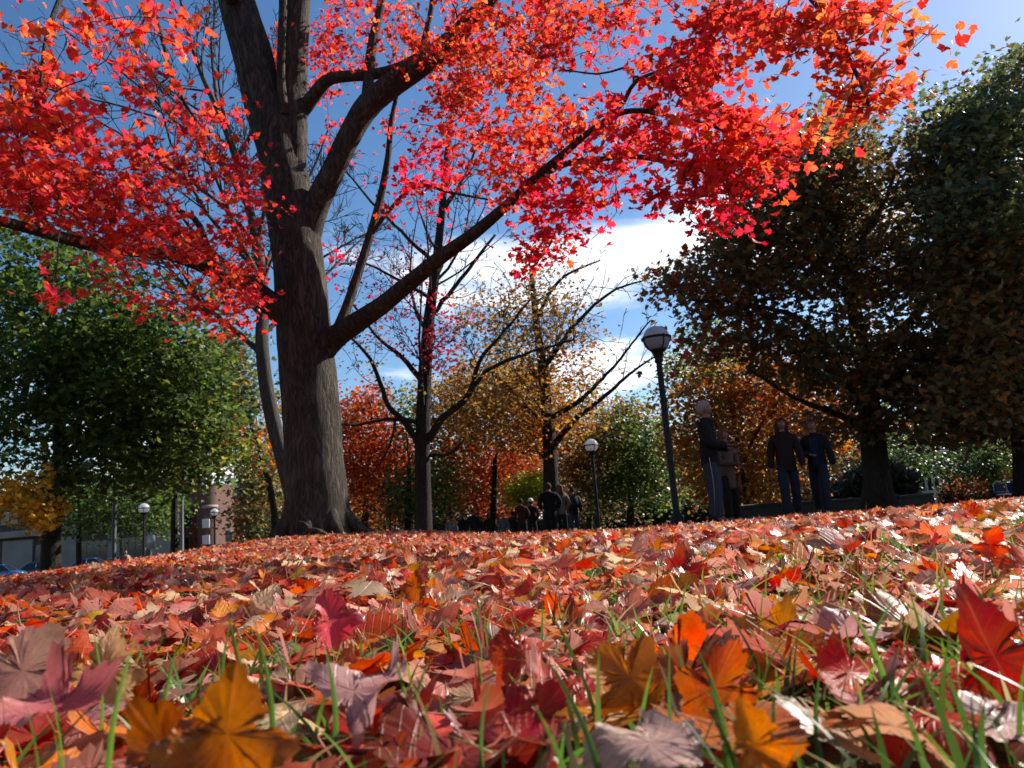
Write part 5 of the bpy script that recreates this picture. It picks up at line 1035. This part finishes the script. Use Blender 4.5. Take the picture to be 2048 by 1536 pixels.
def hedge(px0, px1, Y, h, label, pal, seed, n=13000):
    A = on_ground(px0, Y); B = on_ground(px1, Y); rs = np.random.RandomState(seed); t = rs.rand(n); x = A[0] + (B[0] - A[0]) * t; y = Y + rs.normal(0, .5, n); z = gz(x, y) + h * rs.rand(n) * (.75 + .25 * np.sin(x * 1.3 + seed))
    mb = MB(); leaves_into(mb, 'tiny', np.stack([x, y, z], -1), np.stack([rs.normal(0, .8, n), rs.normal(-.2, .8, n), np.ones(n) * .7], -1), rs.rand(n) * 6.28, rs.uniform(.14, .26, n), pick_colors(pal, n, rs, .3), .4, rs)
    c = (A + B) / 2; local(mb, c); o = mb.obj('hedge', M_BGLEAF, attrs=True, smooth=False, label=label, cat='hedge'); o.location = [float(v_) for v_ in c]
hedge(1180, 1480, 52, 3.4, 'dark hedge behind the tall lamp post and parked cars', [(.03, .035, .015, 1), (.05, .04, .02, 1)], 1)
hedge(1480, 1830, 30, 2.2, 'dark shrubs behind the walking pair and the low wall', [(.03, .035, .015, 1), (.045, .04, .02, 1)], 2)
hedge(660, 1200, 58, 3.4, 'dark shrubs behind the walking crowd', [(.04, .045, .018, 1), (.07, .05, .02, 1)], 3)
hedge(1890, 2080, 48, 1.6, 'russet and green bushes at the right edge behind the camp chairs', [(.12, .05, .015, 1), (.035, .045, .015, 1)], 4, 5000)
hedge(462, 600, 52, 2.6, 'olive shrubs left of the big maple foot', [(.1, .1, .03, 1), (.14, .09, .03, 1)], 6, 5000)

M_CHAIR = simple('navy_canvas', (.015, .022, .08), .8); M_TUBE = simple('chair_tube', (.45, .45, .47), .3, .9)
def camp_chair(px, Y, rz, label):
    b0 = on_ground(px, Y); o = empty('camp_chair', b0, rz, label=label, cat='chair', group='camp chairs at the right edge')
    m = MB(); m.box(-.26, .26, -.24, .22, .40, .43, bev=.01); m.obj('seat', M_CHAIR, o, smooth=False); m = MB(); m.box(-.26, .26, .22, .25, .45, .92, bev=.01); m.obj('backrest', M_CHAIR, o, smooth=False)
    for sx in (-1, 1):
        for sy in (-1, 1): m = MB(); m.tube([(sx * .27, sy * .25, 0), (sx * .27, sy * .02, .42)], [.013, .013], 6); m.obj('leg', M_TUBE, o)
        m = MB(); m.tube([(sx * .28, -.25, .4), (sx * .28, -.24, .62), (sx * .28, .1, .64), (sx * .28, .25, .6), (sx * .28, .26, .95)], [.014] * 5, 6); m.obj('armrest', M_TUBE, o)
    P = [(.28 * math.cos(a), .26, .92 + .12 * math.sin(a)) for a in np.linspace(0, math.pi, 8)]; m = MB(); m.tube(P, [.014] * 8, 6); m.obj('back_frame', M_TUBE, o)
camp_chair(2016, 30, .4, 'left navy folding chair under the orange tree'); camp_chair(2038, 29, -.5, 'right navy folding chair at the very edge')
b0 = on_ground(2046, 27); o = empty('park_bench', b0, .1, label='pale park bench cut by the right edge beside navy chairs', cat='bench')
for k in range(3): m = MB(); m.box(-.75, .75, -.2 + k * .15, -.07 + k * .15, .42, .46, bev=.008); m.obj('slat', M_WHITE, o, smooth=False)
for sx in (-.6, .6): m = MB(); m.box(sx - .03, sx + .03, -.18, .22, 0, .415); m.obj('leg', M_BLACK, o, smooth=False)

# ------------------------------------------------------------------ parked cars
M_TYRE = simple('tyre', (.015, .015, .015), .8); M_RIM = simple('rim', (.35, .35, .36), .35, .8); M_LAMPG = simple('headlight_glass', (.55, .55, .57), .15)
def car(px, Y, rz, c, label, long=4.4):
    b0 = on_ground(px, Y); o = empty('parked_car', b0, rz, label=label, cat='car', group='cars parked along the street'); paint = simple('car_paint', c, .3, .2, 2, .05, coat=.8)
    st = [(-.50, .62, .30, .56), (-.485, .78, .22, .70), (-.42, .86, .20, .80), (-.25, .88, .18, .88), (.0, .89, .18, .90), (.2, .89, .18, .90), (.36, .86, .19, .86), (.46, .80, .22, .72), (.5, .64, .30, .58)]
    def loft(st_, m, n=10):
        V = []; 
        for (x, hw, zb, zt) in st_:
            pr = [(-hw * .85, zb), (-hw, zb + .12), (-hw, zt - .16), (-hw * .93, zt - .04), (-hw * .7, zt), (hw * .7, zt), (hw * .93, zt - .04), (hw, zt - .16), (hw, zb + .12), (hw * .85, zb)]
            V += [(x * long, y, z) for y, z in pr]
        F = [(i * n + k, i * n + (k + 1) % n, (i + 1) * n + (k + 1) % n, (i + 1) * n + k) for i in range(len(st_) - 1) for k in range(n)]
        e = (len(st_) - 1) * n; F3 = [(0, k + 1, k) for k in range(1, n - 1)] + [(e, e + k, e + k + 1) for k in range(1, n - 1)]
        m.add(V, f3=F3, f4=F)
    m = MB(); loft(st, m); m.obj('body', paint, o)
    m = MB(); cab = [(-.33, .70, .84, .88), (-.2, .66, .86, 1.34), (-.12, .63, .86, 1.42), (.06, .63, .86, 1.43), (.14, .66, .86, 1.36), (.30, .72, .84, .88)]
    V = []; 
    for x, hw, zb, zt in cab: V += [(x * long, -.78, zb), (x * long, -hw * .92, zt), (x * long, hw * .92, zt), (x * long, .78, zb)]
    F = [(i * 4 + k, i * 4 + k + 1, i * 4 + k + 5, i * 4 + k + 4) for i in range(5) for k in range(3)]; m.add(V, f4=F); m.obj('window', M_DGLASS, o, smooth=False)
    m = MB(); m.box(-.19 * long, .13 * long, -.585, .585, 1.405, 1.455, bev=.02); m.obj('roof', paint, o)
    for xx in (-.31, -.03, .29):
        for s_ in (-1, 1):
            xt = {-.31: -.19, -.03: -.03, .29: .13}[xx]; m = MB(); m.tube([(xx * long, s_ * .795, .86), (xt * long, s_ * .60, 1.42)], [.035, .03], 5); m.obj('pillar', paint, o)
    for xx in (-.31, .31):
        for s_ in (-1, 1):
            w_ = MB(); a = np.arange(16) * math.pi / 8; V = []
            for yy, r_ in ((.70, .29), (.72, .32), (.88, .32), (.90, .29)): V += [(xx * long + r_ * math.cos(t), s_ * yy, .32 + r_ * math.sin(t)) for t in a]
            w_.add(V, f4=[(i * 16 + k, i * 16 + (k + 1) % 16, (i + 1) * 16 + (k + 1) % 16, (i + 1) * 16 + k) for i in range(3) for k in range(16)]); wo = w_.obj('wheel', M_TYRE, o)
            r2 = MB(); V = [(xx * long, s_ * .905, .32)] + [(xx * long + .2 * math.cos(t), s_ * .90, .32 + .2 * math.sin(t)) for t in a]; r2.add(V, f3=[(0, k + 1, (k + 1) % 16 + 1) for k in range(16)]); r2.obj('rim', M_RIM, wo)
    for s_ in (-1, 1): m = MB(); m.ball((.485 * long, s_ * .6, .62), .12, 8, 6, sc_=(.5, 1.2, .6)); m.obj('headlight', M_LAMPG, o)
car(-5, 66, .25, (.03, .10, .24), 'blue car cut off by the left edge of the photo')
car(80, 68, .25, (.02, .025, .045), 'dark car in shade before the wide building opening')
car(180, 70, .25, (.03, .09, .24), 'blue car whose roof shows above the low concrete wall')
car(245, 72, .25, (.05, .07, .12), 'slate blue car partly behind the plain dark green pole')
car(1188, 118, .1, (.10, .10, .11), 'grey car in deep shade right of the crowd'); car(1262, 122, .1, (.10, .105, .11), 'silver grey car at left of the tallest lamp post foot'); car(1290, 121, .1, (.16, .16, .17), 'light grey car directly left of the tallest lamp post foot')
print('objects', round(time.time() - T0, 1))

# ------------------------------------------------------------------ people
def skin_mesh(name, verts, edges, radii, mat, parent, sub=2, root=0):
    me = bpy.data.meshes.new(name); me.from_pydata([tuple(map(float, v_)) for v_ in verts], edges, []); me.materials.append(mat)
    o = bpy.data.objects.new(name, me); col.objects.link(o); o.parent = parent
    md = o.modifiers.new('skin', 'SKIN'); md.use_smooth_shade = True; md.branch_smoothing = .4
    if not me.skin_vertices: return o
    for i, r in enumerate(radii):
        r = r if isinstance(r, tuple) else (r, r); me.skin_vertices[0].data[i].radius = r
    me.skin_vertices[0].data[root].use_root = True
    s_ = o.modifiers.new('sub', 'SUBSURF'); s_.levels = sub; s_.render_levels = sub; return o
_mats = {}
def cloth(c, var=.2):
    if c not in _mats: _mats[c] = simple('cloth', c, .9, nscale=5, var=var, spec=.15)
    return _mats[c]
M_SKIN = simple('skin', (.20, .092, .066), .55, nscale=8, var=.06)
def hand_mesh(w_, dirv, side, parent, curl=.5):
    """palm and five fingers at wrist w_ pointing along dirv"""
    d = np.array(dirv, float); d /= np.linalg.norm(d); up = np.array([0, 1.0, 0]); up -= d * (up @ d); up /= np.linalg.norm(up); s = np.cross(d, up)
    m = MB(); w_ = np.array(w_, float)
    V = []
    for t, a, b_ in ((-.01, .022, .016), (.03, .036, .014), (.07, .042, .013), (.088, .038, .011)):
        for k in range(8): q_ = k * math.pi / 4; V.append(w_ + d * t + up * a * math.cos(q_) + s * b_ * math.sin(q_))
    V.append(w_ + d * .09); m.add(V, f4=[(i * 8 + k, i * 8 + (k + 1) % 8, (i + 1) * 8 + (k + 1) % 8, (i + 1) * 8 + k) for i in range(3) for k in range(8)], f3=[(24 + k, 24 + (k + 1) % 8, 32) for k in range(8)])
    for k, L_ in enumerate((.072, .080, .074, .058)):
        p = w_ + d * .085 + up * (.030 - .02 * k); P = [p, p + d * L_ * .45 + s * side * L_ * .1 * curl, p + d * L_ * .75 + s * side * L_ * .4 * curl, p + d * L_ * .85 + s * side * L_ * .75 * curl]
        m.tube(P, [.0095, .009, .008, .0065], 6)
    p = w_ + d * .03 + up * .03; m.tube([p, p + d * .03 + up * .025, p + d * .055 + up * .035 + s * side * .012], [.012, .011, .008], 6)
    return m.obj('hand', M_SKIN, parent)
def head_shape(hd, grow=0.0, n=22, m=18, region=None):
    """skull, brow, nose, jaw and chin as one closed surface; grow > 0 gives the hair shell"""
    V = []; keep = []
    for i in range(m + 1):
        t = math.pi * i / m
        for q_ in range(n):
            a = 2 * math.pi * q_ / n; x, y, z = math.sin(t) * math.cos(a), math.sin(t) * math.sin(a), math.cos(t)
            lo = max(0, -z); X = x * .077 * (1 - .30 * lo ** 1.5); Yy = y * (.097 if y < 0 else .088) * (1 - (.42 * lo ** 2 if y < 0 else .04 * lo)) + .004; Z = 1.632 + z * (.116 if z > 0 else .112)
            if y > .3 and not grow:
                ax = abs(x); Yy += .020 * math.exp(-(ax / .13) ** 2 - ((z + .12) / .20) ** 2) + .007 * math.exp(-(ax / .3) ** 2 - ((z + .88) / .14) ** 2) - .009 * math.exp(-((ax - .40) / .16) ** 2 - ((z - .14) / .12) ** 2) + .004 * math.exp(-((z - .34) / .12) ** 2) + .004 * math.exp(-(ax / .22) ** 2 - ((z + .48) / .09) ** 2)
            g_ = grow * (1 + .25 * math.sin(9 * a + 5 * t)) if grow else 0
            V.append(hd(X + x * g_, Yy + y * g_, Z + z * g_))
    F = []
    for i in range(m):
        for q_ in range(n):
            a = 2 * math.pi * (q_ + .5) / n; z = math.cos(math.pi * (i + .5) / m); fr = math.sin(a)
            if region is None or z > region(fr): F.append((i * n + q_, (i + 1) * n + q_, (i + 1) * n + (q_ + 1) % n, i * n + (q_ + 1) % n))
    return V, F
def person(px, Y, face, h=1.75, top=(.02, .02, .022), legs=(.03, .035, .06), hair=(.03, .02, .015), longhair=False, arms='down', stride=0.0, label='', group=None, detail=False, cap=None, build=1.0, coat=False, bag=None, pos=None, head_turn=0.0, lean=0.0):
    b0 = on_ground(px, Y) if pos is None else pos; b0 = np.array([b0[0], b0[1], b0[2] + .012])
    o = empty('person', b0, face, label=label, cat='person', group=group); k = h / 1.75; o.scale = (k * build, k * build, k)
    kx = .0; st = stride; ln = lambda z: lean * max(0, z - .9)
    hip = (0, 0, .93); v = {}
    v['pelvis'] = (0, 0, .95); v['waist'] = (0, ln(1.1), 1.12); v['chest'] = (0, .005 + ln(1.30), 1.30); v['up'] = (0, ln(1.39), 1.385); v['neckb'] = (0, ln(1.46), 1.455)
    hl = {}
    for s_, n_ in ((-1, 'l'), (1, 'r')):
        f = st * s_
        v['hip' + n_] = (s_ * .09, 0, .90); v['knee' + n_] = (s_ * .10, .02 + f * .17 + abs(st) * .05, .50); v['ank' + n_] = (s_ * .105, f * .32 - .02, .10 if f >= 0 else .10 + .05 * abs(st)); v['toe' + n_] = (s_ * .115, f * .32 + .13, .045)
        v['sh' + n_] = (s_ * .175, ln(1.41), 1.405)
        if arms == 'down': v['el' + n_] = (s_ * .235, -.02 + ln(1.1) - f * .12, 1.12); v['wr' + n_] = (s_ * .245, .06 - f * .22 + ln(.9), .87)
        elif arms == 'front': v['el' + n_] = (s_ * .225, .03, 1.12); v['wr' + n_] = (s_ * .06, .24, 1.06 + .02 * s_)
        elif arms == 'one': v['el' + n_] = (s_ * .24, .0, 1.12); v['wr' + n_] = (s_ * .05, .27, 1.10) if s_ > 0 else (s_ * .28, .05, .87)
        elif arms == 'pocket': v['el' + n_] = (s_ * .27, -.05, 1.14); v['wr' + n_] = (s_ * .19, .10, .95)
    ct, sn = math.cos(head_turn), math.sin(head_turn)
    def hd(x, y, z): return (x * ct - y * sn, x * sn + y * ct + ln(1.55), z)
    V = [v['pelvis'], v['waist'], v['up'], v['neckb'], hd(0, .006, 1.515), hd(0, .012, 1.56), hd(0, .010, 1.60)]
    E = [(0, 1), (1, 2), (2, 3), (3, 4), (4, 5), (5, 6)]; Rr = [(.11, .08), (.11, .08), (.09, .07), (.066, .062), .060, .058, .045]
    for n_ in 'lr':
        i = len(V); V += [v['sh' + n_], v['el' + n_], v['wr' + n_], v['hip' + n_], v['knee' + n_], v['ank' + n_], v['toe' + n_]]
        E += [(2, i), (i, i + 1), (i + 1, i + 2), (0, i + 3), (i + 3, i + 4), (i + 4, i + 5), (i + 5, i + 6)]; Rr += [.05, .04, .026, .085, .055, .036, .03]
        if not detail: d_ = np.array(v['wr' + n_]) - np.array(v['el' + n_]); d_ = d_ / np.linalg.norm(d_); V.append(tuple(np.array(v['wr' + n_]) + d_ * .13)); E.append((i + 2, len(V) - 1)); Rr.append(.03)
    skin_mesh('body', V, E, Rr, M_SKIN, o, 2 if detail else 1)
    # jacket
    hem = .62 if coat else .79
    J = [v['chest'], v['waist'], (0, .0, hem + .035), v['up'], (0, ln(1.46), 1.475), (0, ln(1.46), 1.505), (0, 0, hem)]; JE = [(1, 2), (0, 1), (0, 3), (3, 4), (4, 5), (2, 6)]; JR = [(.185, .118), (.175, .118), (.182, .125), (.150, .092), (.082, .078), (.068, .068), (.182, .125)]
    for n_ in 'lr':
        i = len(J); J += [v['sh' + n_], v['el' + n_], tuple(np.array(v['wr' + n_]) * .97 + np.array(v['el' + n_]) * .03)]; JE += [(3, i), (i, i + 1), (i + 1, i + 2)]; JR += [.086, .072, .055]
    skin_mesh('jacket', J, JE, JR, cloth(top), o, 2 if detail else 1, 0)
    TR = [(0, 0, .93), (0, 0, 1.14)]; TE = [(0, 1)]; Rt_ = [(.135, .108), (.125, .10)]
    for n_ in 'lr':
        i = len(TR); TR += [v['hip' + n_], v['knee' + n_], (v['ank' + n_][0], v['ank' + n_][1] + .01, v['ank' + n_][2] - .035)]; TE += [(0, i), (i, i + 1), (i + 1, i + 2)]; Rt_ += [.102, .088, .078]
    skin_mesh('trousers', TR, TE, Rt_, cloth(legs), o, 2 if detail else 1)
    for n_ in 'lr':
        a_, t_ = np.array(v['ank' + n_]), np.array(v['toe' + n_]); m = MB(); V_ = []
        for q_, (f_, w_, hh) in enumerate(((-.32, .035, .07), (0, .045, .085), (.5, .048, .065), (1.0, .05, .05), (1.35, .035, .035))):
            c_ = a_ + (t_ - a_) * f_; zb = min(a_[2], t_[2] + .055) - .09; V_ += [(c_[0] - w_, c_[1], zb), (c_[0] + w_, c_[1], zb), (c_[0] + w_ * .8, c_[1], zb + hh), (c_[0] - w_ * .8, c_[1], zb + hh)]
        m.add(V_, f4=[(i * 4 + k_, i * 4 + (k_ + 1) % 4, (i + 1) * 4 + (k_ + 1) % 4, (i + 1) * 4 + k_) for i in range(4) for k_ in range(4)] + [(0, 3, 2, 1), (16, 17, 18, 19)]); m.obj('shoe', cloth((.02, .018, .016)), o)
    # head and hair
    m = MB(); hv, hf = head_shape(hd); m.add(hv, f4=hf)
    for s_ in (-1, 1): m.ball(hd(s_ * .078, -.004, 1.625), .03, 8, 6, sc_=(.35, .55, 1))
    m.obj('head', M_SKIN, o)
    m = MB(); hv, hf = head_shape(hd, .010, region=lambda fr: (.48 if fr > .55 else .48 - (.55 - fr) * 1.15) if fr > -.3 else -.55); m.add(hv, f4=hf)
    if longhair:
        for q_ in range(11):
            a = math.pi * (.92 + 1.16 * q_ / 10); x, y = .088 * math.cos(a), .10 * math.sin(a); P = [hd(x * .8, y * .85, 1.70), hd(x * .95, y * .95, 1.62), hd(x * 1.0, y, 1.53), hd(x * 1.05, y * 1.05 - .01, 1.42)]; m.tube(P, [.026, .03, .03, .015], 6)
    m.obj('hair', cloth(hair, .3), o)
    if detail:
        for s_ in (-1, 1):
            m = MB(); m.ball(hd(s_ * .030, .074, 1.647), .0105, 8, 6); eo = m.obj('eye', simple('eye_white', (.6, .58, .55), .3), o); m = MB(); m.ball(hd(s_ * .030, .0822, 1.646), .0050, 8, 6); m.obj('iris', cloth((.02, .015, .01)), eo)
            m = MB(); m.tube([hd(s_ * .014, .090, 1.668), hd(s_ * .046, .074, 1.668)], [.004, .003], 5); m.obj('eyebrow', cloth(hair), o)
        m = MB(); m.tube([hd(-.022, .078, 1.577), hd(0, .088, 1.576), hd(.022, .078, 1.577)], [.003, .0055, .003], 5); m.obj('mouth', cloth((.28, .09, .08)), o)
        for s_, n_ in ((-1, 'l'), (1, 'r')):
            d_ = np.array(v['wr' + n_]) - np.array(v['el' + n_])
            hand_mesh(v['wr' + n_], d_, s_, o)
        m = MB(); m.lathe([(.078, 1.44), (.072, 1.50), (.066, 1.505), (.068, 1.45)], 16, c=(0, ln(1.46), 0)); m.obj('collar', cloth(top), o)
    if cap is not None:
        m = MB(); m.lathe([(.104, 1.665), (.104, 1.70), (.085, 1.755), (.04, 1.78), (0, 1.784)], 16, c=(0, -.01 + ln(1.6), 0)); m.obj('cap', cloth(cap), o)
    if bag is not None:
        m = MB(); m.box(-.15, .15, -.27, -.12, 1.0, 1.42, bev=.05); m.obj('backpack', cloth(bag), o)
    return o, v
o, v = person(1436, 10.7, rad(-112), 1.78, (.012, .012, .014), (.036, .04, .056), (.22, .21, .205), arms='front', label='grey-haired man in black jacket and pale trousers standing beside the tall lamp', detail=True, build=1.12, head_turn=rad(12))
for s_ in (1,):
    m = MB(); m.tube([(s_ * .205, .02, .93), (s_ * .182, .03, .7), (s_ * .18, .03, .5), (s_ * .175, .0, .14)], [.004] * 4, 4); m.obj('side_stripe', M_SIGN, o)
m = MB(); m.box(-.045, .045, .335, .36, 1.045, 1.10, bev=.006); co = m.obj('pocket_camera', M_BLACK, label='small black camera held in the hands of the grey-haired man', cat='camera'); co.parent = None; co.location = o.location; co.rotation_euler = o.rotation_euler; co.scale = o.scale
person(1468, 11.6, rad(-150), 1.45, (.09, .06, .045), (.014, .012, .012), (.12, .05, .03), longhair=True, arms='front', coat=True, label='shorter person in tan jacket half hidden behind the grey-haired man', detail=True)
person(1588, 12.6, rad(168), 1.70, (.022, .015, .016), (.018, .022, .040), (.05, .02, .015), longhair=True, arms='down', stride=.45, label='woman with long dark hair in dark hooded top and blue jeans', detail=True)
o, v = person(1650, 12.7, rad(150), 1.64, (.012, .014, .018), (.018, .022, .035), (.06, .035, .02), arms='one', stride=-.8, label='short-haired person in dark open jacket walking beside the long-haired woman', detail=True)
m = MB(); m.add([(-.05, .10, 1.43), (.05, .10, 1.43), (.075, .125, 1.30), (-.075, .125, 1.30), (.07, .128, 1.12), (-.07, .128, 1.12), (.06, .125, .92), (-.06, .125, .92), (0, .118, 1.38), (0, .137, 1.30), (0, .14, 1.12), (0, .137, .92)], f4=[(3, 9, 8, 0), (9, 2, 1, 8), (5, 10, 9, 3), (10, 4, 2, 9), (7, 11, 10, 5), (11, 6, 4, 10)]); m.obj('blue_shirt', cloth((.015, .02, .045)), o)
GC = 'people walking on the shaded path'
crowd = [(878, 34, 2.9, 1.66, (.03, .028, .03), (.04, .04, .06), dict(stride=.5), 'dark dressed walker directly right of the straight dark trunk'),
 (906, 33, .1, 1.66, (.34, .32, .42), (.03, .03, .04), dict(bag=(.28, .26, .36), stride=.3), 'walker in a pale lilac jacket with a pack'),
 (930, 32.5, 2.8, 1.68, (.02, .02, .022), (.03, .03, .04), dict(stride=.6), 'black clad walker right of the lilac jacket'),
 (951, 32, 3.1, 1.76, (.022, .02, .022), (.02, .02, .03), dict(stride=-.4), 'taller black clad walker, second right of the lilac jacket'),
 (983, 33, 3.2, 1.64, (.03, .022, .022), (.02, .02, .025), dict(longhair=True, stride=.3, coat=True), 'long-haired woman in an open dark coat below the russet tree'),
 (1011, 31, 3.0, 1.45, (.10, .10, .11), (.05, .05, .06), dict(stride=.3), 'small person in grey left of the two under the lime bush'),
 (1048, 28, .2, 1.72, (.05, .014, .014), (.02, .02, .025), dict(arms='pocket'), 'person in dark red top under the lime green bush'),
 (1068, 28.5, .0, 1.72, (.014, .014, .016), (.02, .02, .025), dict(cap=(.6, .6, .6), arms='pocket'), 'person wearing a white cap under the lime green bush'),
 (1105, 23.5, .1, 1.80, (.010, .010, .012), (.014, .014, .018), dict(arms='pocket', coat=True, build=1.2), 'tall broad person in long black coat before the golden brown tree'),
 (1128, 23.8, .3, 1.76, (.14, .12, .10), (.018, .018, .022), dict(longhair=True, hair=(.12, .06, .04), arms='pocket'), 'person in tan jacket next to the tall black coat'),
 (1152, 24.5, .1, 1.70, (.014, .014, .016), (.04, .045, .07), dict(bag=(.02, .02, .03), stride=.4), 'person with dark backpack rightmost of the standing crowd'),
 (893, 36, .2, 1.60, (.05, .045, .05), (.03, .03, .05), dict(stride=-.4), 'person in charcoal partly hidden left of the lilac jacket'),
 (965, 37, 3.0, 1.66, (.06, .03, .03), (.03, .03, .04), dict(stride=.4), 'person in dull maroon behind the taller black clad walker'),
 (1030, 34, .1, 1.68, (.03, .03, .035), (.03, .03, .04), dict(stride=.3), 'person in dark grey just left of the dark red top')]
for (a, Y, fc, hh, tc_, lc_, kw, lab) in crowd: person(a, Y, fc, hh, tc_, lc_, label=lab, group=GC, **kw)
person(258, 46, 1.2, 1.7, (.30, .20, .17), (.05, .05, .07), (.35, .28, .2), stride=.4, lean=.5, arms='front', label='fair-haired person in a pink top bending forward right of the dark pole')
print('done', round(time.time() - T0, 1))
